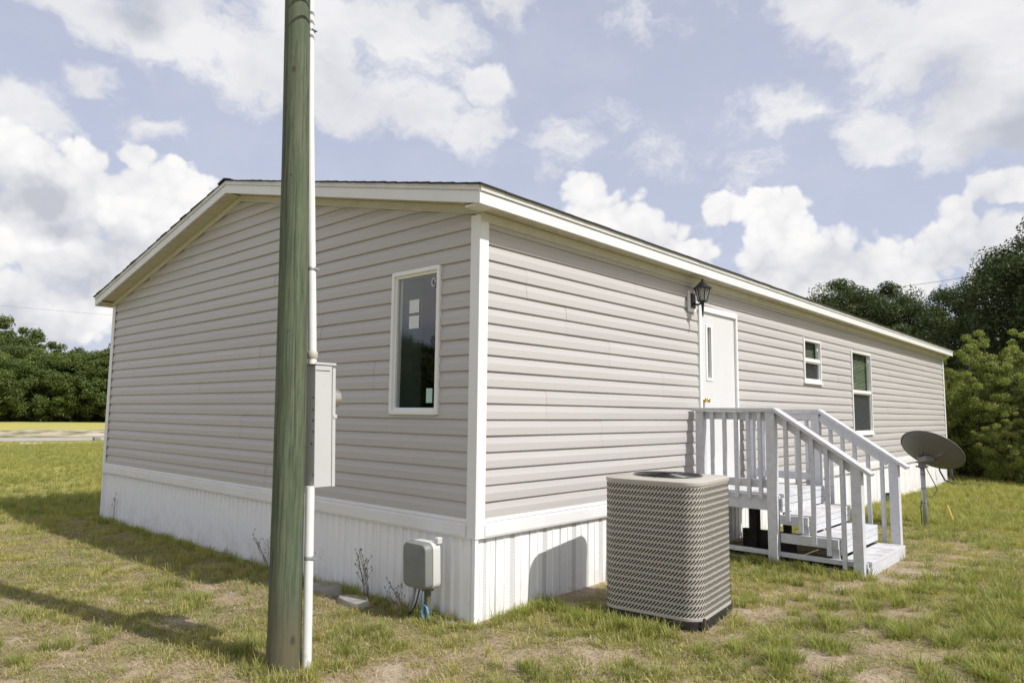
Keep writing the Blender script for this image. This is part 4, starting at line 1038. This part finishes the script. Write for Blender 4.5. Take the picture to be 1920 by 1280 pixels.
mb = MB(); mb.box(rb[0]-.15, rb[0]+.15, rb[1]-.17, rb[1]+.13, 0, .17); mb.build('box_body', mat('roadside_grey', (.22, .22, .25), .6), ub, bevel=.03)
mb = MB(); mb.box(rb[0]-.165, rb[0]+.165, rb[1]-.185, rb[1]+.145, .173, .2); mb.build('box_lid', mat('roadside_lid', (.4, .4, .42), .5), ub, bevel=.02)
mb = MB(); mb.tube([(rb[0]+.1, rb[1]+.6, -.05), (rb[0]+.1, rb[1]+.6, .3)], .04, 8); mb.build('marker_post', mat('marker_brown', (.2, .13, .1), .7), ub)

# ------------------------------------------------------------------ vegetation
def leaf_mat(name, c0, c1, trans=.35):
    m = bpy.data.materials.new(name); m.use_nodes = True; T = NT(m.node_tree); T.n.remove(T.n['Principled BSDF'])
    at = T.node('ShaderNodeAttribute', attribute_name='tone'); oi = T.node('ShaderNodeObjectInfo')
    c = T.mix(at.outputs['Fac'], c0, c1)
    k = T.math('MULTIPLY_ADD', oi.outputs['Random'], .3, .85); cc = T.node('ShaderNodeCombineColor')
    for i in range(3): T.put(cc.inputs[i], k)
    c = T.mix(1., c, cc.outputs[0], 'MULTIPLY')
    d = T.node('ShaderNodeBsdfPrincipled'); T.put(d.inputs['Base Color'], c); d.inputs['Roughness'].default_value = .55; d.inputs['Specular IOR Level'].default_value = .25
    t = T.node('ShaderNodeBsdfTranslucent'); T.put(t.inputs[0], T.mix(1., c, (1.15, 1.2, .6), 'MULTIPLY'))
    mx = T.node('ShaderNodeMixShader'); mx.inputs[0].default_value = trans; T.l.new(d.outputs[0], mx.inputs[1]); T.l.new(t.outputs[0], mx.inputs[2])
    T.l.new(mx.outputs[0], T.n['Material Output'].inputs[0]); return m
def quads_mesh(name, V, tone, m):
    me = bpy.data.meshes.new(name); N = len(V)//4
    me.vertices.add(len(V)); me.vertices.foreach_set('co', V.astype(np.float32).ravel())
    me.loops.add(N*4); me.loops.foreach_set('vertex_index', np.arange(N*4, dtype=np.int32))
    me.polygons.add(N); me.polygons.foreach_set('loop_start', np.arange(0, N*4, 4, dtype=np.int32))
    at = me.attributes.new('tone', 'FLOAT', 'POINT'); at.data.foreach_set('value', np.repeat(tone, 4).astype(np.float32))
    me.materials.append(m); me.update(calc_edges=True); return me
def leaves(cent, rad, n_per, size, rng, asp=.45, droop=0.):
    N = len(cent)*n_per; ci = np.repeat(np.arange(len(cent)), n_per)
    d = rng.normal(size=(N, 3)); d /= np.linalg.norm(d, axis=1)[:, None]
    rr_ = rng.random(N)**.45
    P = cent[ci]+d*(rad[ci]*rr_)[:, None]*np.array([1, 1, .72])
    nrm = d*.8+rng.normal(size=(N, 3))*.7+np.array([0, 0, .5]); nrm /= np.linalg.norm(nrm, axis=1)[:, None]
    t = rng.normal(size=(N, 3)); t -= nrm*(t*nrm).sum(1)[:, None]; t /= np.linalg.norm(t, axis=1)[:, None]
    b = np.cross(nrm, t); s_ = size*(.6+.8*rng.random(N))
    A = t*(s_*.5)[:, None]; Bv = b*(s_*.5*asp)[:, None]; fold = nrm*(s_*.08)[:, None]
    V = np.stack([P-A, P+Bv+fold, P+A, P-Bv+fold], 1).reshape(-1, 3)
    tone = np.clip(.5+.35*rng.normal(size=N)*.6+(rng.random(len(cent))[ci]-.5)*.6, 0, 1)
    return V, tone
def crown_clumps(H, base, rx, n, rng, top=1., gap=.0):
    out = []; rad = []
    while len(out) < n:
        p = rng.uniform(-1, 1, 3); q = np.linalg.norm(p)
        if q > 1 or q < .35: continue
        ang_ = math.atan2(p[1], p[0]); lob = 1+.18*math.sin(3*ang_+1)+.12*math.sin(5*ang_+2.3)
        zz = base+(H-base)*(p[2]*.5+.5)
        sh = math.sqrt(max(.06, 1-((zz-base)/(H-base)-.42)**2/.36))
        out.append((p[0]*rx*lob*sh, p[1]*rx*lob*sh, zz)); rad.append(rng.uniform(.55, 1.15)*rx*.22)
    return np.array(out), np.array(rad)
BARK = mat('bark', (.075, .06, .045), .9, var=.5, vscale=8, bump=.6, bscale=30)
def make_tree(H, base, rx, nclump, nleaf, size, m, seed):
    rng = np.random.default_rng(seed); c, r = crown_clumps(H, base, rx, nclump, rng)
    V, tone = leaves(c, r, nleaf, size, rng); me = quads_mesh('crown', V, tone, m)
    mb = MB(); tr = max(.1, H*.018)
    lean = rng.uniform(-.3, .3, 2)
    P = [np.array([lean[0]*t*t, lean[1]*t*t, H*.72*t-.2]) for t in np.linspace(0, 1, 7)]
    mb.tube(P, [tr*(1-.8*t)+.02 for t in np.linspace(0, 1, 7)], 9)
    for k in rng.choice(len(c), min(26, len(c)), replace=False):
        z0 = rng.uniform(.25, .8); q = P[int(z0*6)]; mid = (q+c[k])/2+np.array([0, 0, .2])
        mb.tube([q, mid, c[k]], [tr*.35, tr*.2, .02], 6)
    o = mb.build('trunk', BARK, None, smooth=True); tme = o.data; bpy.data.objects.remove(o)
    return me, tme
def place_tree(pr_, x, y, rz, sc, name, label, group, z=0.):
    t = thing(name, (x, y, z), label, 'tree' if 'tree' in name else 'bush', group)
    for nm, me in zip(('crown', 'trunk'), pr_):
        o = bpy.data.objects.new(nm, me); COL.objects.link(o); o.parent = t
        o.rotation_euler = (0, 0, rz); o.scale = (sc, sc, sc) if not hasattr(sc, '__len__') else sc
    return t
LOAK = leaf_mat('oak_leaf', (.045, .066, .026), (.105, .135, .048), .3)
LCED = leaf_mat('cedar_leaf', (.055, .078, .032), (.125, .155, .058), .3)
LBUSH = leaf_mat('bush_leaf', (.175, .215, .066), (.37, .40, .125), .48)
LFAR = leaf_mat('woods_leaf', (.062, .092, .026), (.155, .195, .052), .34)
oakA = make_tree(9.6, 1.0, 4.4, 190, 620, .125, LOAK, 1); oakB = make_tree(8.2, .9, 3.8, 150, 560, .13, LCED, 2)
def at_px(px, D):
    d = ray(px, 780); d = d/math.hypot(d[0], d[1]); return CAM[0]+d[0]*D, CAM[1]+d[1]*D
for (px, D, s_, rz, pr_, lb) in ((2140, 31, .92, .3, oakA, 'dark live oak just beyond the right edge behind the bushes'),
                                 (1985, 33, .95, 2.1, oakA, 'big dark tree rising behind the yellow-green bush'),
                                 (1790, 38, .90, 4., oakB, 'dark tree just left of the big one, above the roof end'),
                                 (1670, 39, .98, 1.2, oakB, 'dark green tree behind the roof, middle of the row'),
                                 (1585, 41, 1.06, 5.3, oakB, 'dark green tree behind the roof, leftmost of the row'),
                                 (2250, 29, .92, 3.3, oakA, 'dark tree outside the right edge of the picture'),
                                 (1450, 44, .75, .4, oakB, 'low tree mostly hidden behind the roof')):
    x, y = at_px(px, D); place_tree(pr_, x, y, rz, s_, 'dark_tree', lb, 'dark trees behind the home')
rngb = np.random.default_rng(5)
def make_bush(H, rx, nstem, m, seed, size=.05):
    rng = np.random.default_rng(seed); mb = MB(); C_ = []; R_ = []
    for k in range(nstem):
        a = rng.uniform(0, 2*PI); q = rng.uniform(.1, 1)**.6*rx; h = H*(1.05-.45*(q/rx)**2)*rng.uniform(.72, 1.06)
        top = np.array([q*math.cos(a)*1.05, q*math.sin(a)*1.05, h]); bs = np.array([q*.35*math.cos(a), q*.35*math.sin(a), -.1]); md = (top+bs)/2+np.array([rng.uniform(-.15, .15), rng.uniform(-.15, .15), .3])
        mb.tube([bs, md, top], [.03, .02, .006], 6)
        for t in np.linspace(.12, 1., 12):
            p = bs*(1-t)**2+2*md*t*(1-t)+top*t*t; C_.append(p+rng.normal(size=3)*.14); R_.append(.36*(1.1-t*.72)*rng.uniform(.7, 1.2))
    V, tone = leaves(np.array(C_), np.array(R_), 210, size, rng, .5); me = quads_mesh('crown', V, tone, m)
    o = mb.build('trunk', BARK, None, smooth=True); tme = o.data; bpy.data.objects.remove(o); return me, tme
bushA = make_bush(3.9, 1.7, 46, LBUSH, 11); bushB = make_bush(3.3, 1.6, 36, LBUSH, 12)
for (px, D, s_, rz, pr_, lb) in ((1838, 23.5, .97, .5, bushA, 'tall yellow-green bush right beside the far corner of the home'), (1925, 24.3, 1.05, 2.5, bushA, 'bright yellow-green bush at the right edge of the picture'),
                                 (1800, 26.5, 1.0, 1.2, bushB, 'shaded bush between the far corner of the home and the tall bush'), (2030, 23, 1.0, 4., bushB, 'bush just outside the right edge'), (1890, 22.3, .55, 3.3, bushB, 'low leafy bush in front of the tall bushes')):
    x, y = at_px(px, D); place_tree(pr_, x, y, rz, s_, 'leafy_bush', lb, 'bushes at the edge of the lawn')
farA = make_tree(11.5, .2, 5.2, 150, 240, .31, LFAR, 21); farB = make_tree(10.5, .2, 4.8, 140, 240, .31, LFAR, 22); farC = make_tree(13, 1.2, 4.8, 110, 200, .33, LFAR, 23)
rnf = random.Random(8)
side_n = ['leftmost in the row', 'second from the left', 'third from the left', 'fourth from the left', 'fifth from the left', 'sixth from the left', 'right end of the row, by the home']
k = 0
ORD = ['first', 'second', 'third', 'fourth', 'fifth', 'sixth', 'seventh', 'eighth', 'ninth']
for i, px in enumerate(range(-44, 250, 36)):
    D = 100+rnf.uniform(-3, 5); x, y = at_px(px, D); pr_ = (farA, farB)[i % 2]
    place_tree(pr_, x, y, rnf.uniform(0, 6), rnf.uniform(.80, .98), 'woodland_tree', ORD[i]+' tree from the left in the front row of the woods beyond the field', 'trees at the woods edge', z=-1.1)
for i, px in enumerate(range(-40, 250, 44)):
    D = 109+rnf.uniform(-2, 5); x, y = at_px(px, D); place_tree(farC if px < 80 else farB, x, y, rnf.uniform(0, 6), (.98 if px < 80 else .90)*rnf.uniform(.93, 1.05), 'woodland_tree', ORD[i]+' tree from the left in the taller back row of the woods', 'trees deeper in the woods')
# trees across the yard that the gable window mirrors
for i, (tx, ty, s_) in enumerate(((-38.6, -30.2, .80), (-36.0, -33.6, .98), (-41, -27, .85), (-32.5, -37, .9), (-45, -23, .9), (-41.5, -33.5, .75), (-37, -38, .8))):
    place_tree((oakA, oakB)[i % 2], tx, ty, i*1.3, s_*1.15, 'yard_tree', 'dark tree across the yard, seen mirrored in the gable window', 'trees mirrored in the gable window', z=-1.3)

# grass -----------------------------------------------------------------
def tuft_mesh(name, n, h, spread, wid, seed, m, curl=.5, flat=1.):
    rng = np.random.default_rng(seed); V = []; Fc = []; tone = []
    for k in range(n):
        a = rng.uniform(0, 2*PI); r = spread*math.sqrt(rng.random()); b = np.array([r*math.cos(a), r*math.sin(a), -.01]); a2 = a+rng.normal()*.9
        d = np.array([math.cos(a2), math.sin(a2), 0]); L_ = h*rng.uniform(.45, 1.1); ln = rng.uniform(.15, 1.)*curl; p_ = np.array([-d[1], d[0], 0])*wid*rng.uniform(.6, 1.2); i0 = len(V); tn = np.clip(rng.normal(.5, .28), 0, 1)
        for t, ww in ((0, 1.), (.4, .85), (.75, .5)):
            c = b+np.array([0, 0, flat*L_*t*(1-.28*ln*t)+(.01 if flat < 1 else 0)])+d*(L_*ln*t*t); V += [c-p_*ww, c+p_*ww]; tone += [tn*.8+.2*t]*2
        V.append(b+np.array([0, 0, flat*L_*(1-.35*ln)+(.008 if flat < 1 else 0)])+d*(L_*ln)); tone.append(tn)
        Fc += [(i0, i0+1, i0+3, i0+2), (i0+2, i0+3, i0+5, i0+4), (i0+4, i0+5, i0+6)]
    me = bpy.data.meshes.new(name); me.from_pydata([tuple(v) for v in V], [], Fc); at = me.attributes.new('tone', 'FLOAT', 'POINT'); at.data.foreach_set('value', np.array(tone, np.float32)); me.materials.append(m); return me
GG = leaf_mat('grass_green', (.20, .235, .06), (.40, .41, .14), .42)
GY = leaf_mat('grass_yellow', (.32, .32, .09), (.52, .47, .18), .42)
GD = leaf_mat('grass_dry', (.33, .26, .15), (.60, .49, .32), .3)
def scatter(name, me, P, scl, label, seed):
    rng = np.random.default_rng(seed); N = len(P)
    pm = bpy.data.meshes.new(name); pm.vertices.add(N); pm.vertices.foreach_set('co', P.astype(np.float32).ravel())
    a = pm.attributes.new('scl', 'FLOAT', 'POINT'); a.data.foreach_set('value', scl.astype(np.float32))
    rot = np.stack([rng.normal(0, .12, N), rng.normal(0, .12, N), rng.uniform(0, 6.283, N)], 1)
    a = pm.attributes.new('rot', 'FLOAT_VECTOR', 'POINT'); a.data.foreach_set('vector', rot.astype(np.float32).ravel())
    o = bpy.data.objects.new(name, pm); COL.objects.link(o)
    src = bpy.data.objects.new(name+'_blade', me)
    g = bpy.data.node_groups.new('scatter', 'GeometryNodeTree'); g.interface.new_socket('Geometry', in_out='INPUT', socket_type='NodeSocketGeometry'); g.interface.new_socket('Geometry', in_out='OUTPUT', socket_type='NodeSocketGeometry')
    n = g.nodes; gi = n.new('NodeGroupInput'); go = n.new('NodeGroupOutput'); ip = n.new('GeometryNodeInstanceOnPoints'); oi = n.new('GeometryNodeObjectInfo'); oi.inputs[0].default_value = src
    s_ = n.new('GeometryNodeInputNamedAttribute'); s_.data_type = 'FLOAT'; s_.inputs[0].default_value = 'scl'
    r_ = n.new('GeometryNodeInputNamedAttribute'); r_.data_type = 'FLOAT_VECTOR'; r_.inputs[0].default_value = 'rot'
    l = g.links; l.new(gi.outputs[0], ip.inputs['Points']); l.new(oi.outputs['Geometry'], ip.inputs['Instance']); l.new(r_.outputs[0], ip.inputs['Rotation']); l.new(s_.outputs[0], ip.inputs['Scale']); l.new(ip.outputs[0], go.inputs[0])
    md = o.modifiers.new('scatter', 'NODES'); md.node_group = g
    tag(o, label, kind='stuff'); return o
def free_mask(x, y):
    inh = (x < .03) & (x > -W-.02) & (y > -.02) & (y < L+.02)
    dk = (x > -.05) & (x < 1.85) & (y > Y0-.06) & (y < Y1+.08)
    ca, sa = math.cos(-ATH), math.sin(-ATH); lx_ = (x-AX)*ca-(y-AY)*sa; ly_ = (x-AX)*sa+(y-AY)*ca
    acm = (np.abs(lx_) < AS+.03) & (np.abs(ly_) < AS+.03)
    pl = np.hypot(x-BX, y-BY) < .14
    return ~(inh | dk | acm | pl)
def pts(n, dmin, dmax, seed, dens):
    rng = np.random.default_rng(seed); th = YAW+rng.uniform(-.72, .72, n)+0.; r = np.sqrt(rng.uniform(dmin**2, dmax**2, n))
    x = CAM[0]-np.sin(th)*r; y = CAM[1]+np.cos(th)*r; k = free_mask(x, y) & (rng.random(n) < dens(x, y)); x = x[k]; y = y[k]
    return np.stack([x, y, gz(x, y)], 1), rng
clump = lambda x, y, s_, sc: np.clip((fbm2(x, y, sc, 4, s_)-.38)*4, 0, 1)
T_short = tuft_mesh('tuft_short', 20, .055, .06, .0030, 1, GG, 1.1); T_yel = tuft_mesh('tuft_yellow', 18, .058, .065, .0030, 2, GY, 1.1); T_dry = tuft_mesh('tuft_dry', 20, .085, .09, .0024, 3, GD, 1.3, .22)
T_tall = tuft_mesh('tuft_tall', 24, .17, .045, .0042, 4, GG, 1.0); T_tally = tuft_mesh('tuft_tall_yellow', 20, .15, .05, .0040, 5, GY, 1.0); T_big = tuft_mesh('tuft_big', 70, .20, .075, .0042, 6, GG, 1.15)
left = lambda x, y: np.clip((.6-x-.2*y)/1.5, 0, 1)*np.clip(1.3-np.hypot(x+1, y+1)/9, 0, 1)
P, r = pts(52000, 3.6, 14, 1, lambda x, y: (1-.45*left(x, y))*(1-bare(x, y)*.97)*(.08+.92*clump(x, y, 31, 2.6)**1.5)); scatter('lawn_grass', T_short, P, r.uniform(.5, 1.25, len(P)), 'short green lawn grass round the home', 1)
P, r = pts(46000, 3.6, 14, 2, lambda x, y: (1-.30*left(x, y))*(1-bare(x, y)*.95)*(.08+.92*clump(x, y, 41, 1.9)**1.5)); scatter('yellow_grass', T_yel, P, r.uniform(.5, 1.2, len(P)), 'yellowish lawn grass mixed through the lawn', 2)
P, r = pts(60000, 3.6, 13, 3, lambda x, y: .45+.35*np.clip(bare(x, y)*1.2, 0, 1)*(bare(x, y) < .8)-.38*(bare(x, y) > .85)); scatter('dry_grass', T_dry, P, r.uniform(.5, 1.2, len(P)), 'dry straw-coloured grass over the bare soil', 3)
rightside = lambda x, y: np.clip((x+.1)*1.2, 0, 1)
P, r = pts(26000, 3.8, 17, 4, lambda x, y: (1-bare(x, y))**2*clump(x, y, 51, 1.7)**2*(.06+.9*rightside(x, y)*np.clip((y+x*.4)/2.2, .05, 1))); scatter('tall_grass', T_tall, P, r.uniform(.35, .85, len(P)), 'longer green grass tufts in the right-hand lawn', 4)
P, r = pts(9000, 3.8, 17, 5, lambda x, y: (1-bare(x, y))**2*clump(x, y, 61, 1.8)**2*.8); scatter('tall_yellow_grass', T_tally, P, r.uniform(.4, .95, len(P)), 'longer yellowish grass tufts scattered in the lawn', 5)
P, r = pts(60000, 12, 40, 6, lambda x, y: .25+.75*clump(x, y, 71, .5)); scatter('far_grass', T_tally, P, r.uniform(.5, 1.2, len(P)), 'longer yellow-green grass of the far lawn', 6)
P, r = pts(50000, 12, 36, 7, lambda x, y: .2+.8*clump(x, y, 81, .6)); scatter('far_green_grass', T_tall, P, r.uniform(.4, 1., len(P)), 'green grass of the far lawn', 7)
rng = np.random.default_rng(55); B_ = []
for (px, py, n_t, sd) in ((372, 1128, 4, .07), (285, 1105, 3, .09), (1405, 1235, 9, .14), (1470, 1215, 8, .14), (1540, 1165, 7, .13), (1590, 1175, 6, .12), (1640, 1150, 7, .14), (1700, 1130, 7, .15), (1780, 1110, 8, .2), (1850, 1150, 8, .2), (1880, 1220, 7, .16), (1760, 1200, 5, .15), (1190, 1258, 4, .07), (1740, 1265, 4, .08), (1840, 1265, 6, .12), (470, 1215, 5, .08), (620, 1215, 5, .1), (1010, 1262, 3, .07), (1140, 1150, 5, .08), (700, 1190, 3, .1), (190, 1200, 4, .1), (60, 1225, 4, .12)):
    g = onG(px, py)
    for _ in range(n_t): B_.append((g[0]+rng.normal()*sd, g[1]+rng.normal()*sd))
B_ = np.array(B_); B_ = B_[free_mask(B_[:, 0], B_[:, 1])]
scatter('clump_grass', T_big, np.stack([B_[:, 0], B_[:, 1], gz(B_[:, 0], B_[:, 1])], 1), rng.uniform(.4, .85, len(B_)), 'dense clumps of long green grass in the foreground', 12)
# fringe of grass along the skirting, the pole, the steps and the air conditioner
rng = np.random.default_rng(77); E_ = []
def edge(x0, y0, x1, y1, n, off, sd=.05):
    t = rng.random(n); E_.append(np.stack([x0+(x1-x0)*t+rng.normal(0, sd, n)+off[0], y0+(y1-y0)*t+rng.normal(0, sd, n)+off[1]], 1))
edge(-W, -.08, 0, -.08, 330, (0, -.03)); edge(.06, 0, .06, .8, 60, (.03, 0)); edge(.1, 5, .1, L, 180, (.05, 0))
edge(.2, .72, 1.15, .70, 130, (0, -.03), .06); edge(.95, .66, 1.25, .74, 30, (0, -.02), .05); edge(.0, 3.36, 1.8, 3.36, 170, (0, -.03), .05); edge(.5, .55, 1.05, .62, 60, (0, 0), .08)
edge(-.5, -1.55, 0, -1.55, 26, (0, -.02), .08); edge(-.1, -1.35, .1, -1.2, 14, (0, 0), .08); edge(.05, 4.9, 1.7, 4.9, 60, (0, .05), .08)
E_ = np.concatenate(E_); E_ = E_[free_mask(E_[:, 0], E_[:, 1])]
P = np.stack([E_[:, 0], E_[:, 1], gz(E_[:, 0], E_[:, 1])], 1); h_ = rng.random(len(P)) < .6
scatter('fringe_grass', T_tall, P[h_], rng.uniform(.3, .85, h_.sum()), 'uncut green grass along the skirting, steps and air conditioner', 8)
scatter('yellow_fringe_grass', T_tally, P[~h_], rng.uniform(.3, .85, (~h_).sum()), 'uncut yellowish grass along the skirting and steps', 9)
# dry weeds standing against the skirting
WEED = mat('weed_stalk', (.14, .11, .075), .9, var=.4, vscale=20)
def weed(px, py, h, n, label, Y=None):
    g = onZ(px, py, .02) ; rs_ = random.Random(px+py); mb = MB(); z0 = float(gz(g[0], g[1]))
    for k in range(n):
        dx, dy = rs_.uniform(-.22, .12), rs_.uniform(-.12, .02); hh = h*rs_.uniform(.6, 1.05)
        p0 = np.array([g[0]+rs_.uniform(-.04, .04), g[1], z0-.02]); p1 = p0+np.array([dx*.4, dy*.4, hh*.5]); p2 = p0+np.array([dx, dy, hh])
        mb.tube([p0, p1, p2], [.0028, .0022, .0012], 5)
        for j in range(5):
            t = rs_.uniform(.4, 1.); q = p0*(1-t)+p2*t; e = q+np.array([rs_.uniform(-.08, .08), rs_.uniform(-.04, .04), rs_.uniform(.03, .09)]); mb.tube([q, e], [.0015, .001], 4); mb.tube([e, e+np.array([0, 0, .012])], [.005, .003], 5)
    tag(mb.build('dry_weed', WEED), label, 'weed', 'dry weeds along the skirting')
weed(690, 1128, .46, 7, 'tall dry weed stalks right of the concrete slabs'); weed(612, 1085, .40, 3, 'dry weed stalks close behind the conduit'); weed(505, 1062, .36, 4, 'branching dry weed just left of the utility pole')
weed(212, 975, .55, 2, 'thin dry weed near the far left corner of the skirting'); weed(972, 1132, .26, 5, 'short dry weed at the sunny side of the near corner'); weed(760, 1150, .2, 4, 'short dry weed left of the telecom box')

# overhead wires
def wire(pts_, r, label):
    mb = MB(); mb.tube(pts_, r, 5); tag(mb.build('overhead_wire', CABLE if False else mat('wire_grey', (.10, .10, .105), .6), None, smooth=True), label, 'wire', 'overhead wires')
def sag(a, b, s_, n=14): return [tuple(a+(b-a)*t-np.array([0, 0, s_*4*t*(1-t)])) for t in np.linspace(0, 1, n)]
def pxat(px, py, D): d = ray(px, py); return CAM+d*(D/math.hypot(d[0], d[1]))
wire(sag(pxat(-120, 640, 62), pxat(330, 668, 70), .05), .013, 'overhead wire in front of the woods on the left')
wire(sag(pxat(-120, 562, 66), pxat(330, 600, 72), .05), .008, 'upper faint overhead wire against the clouds on the left')
wire(sag(pxat(1480, 562, 44), pxat(1860, 512, 46), .1), .012, 'overhead wire above the dark trees at the right')
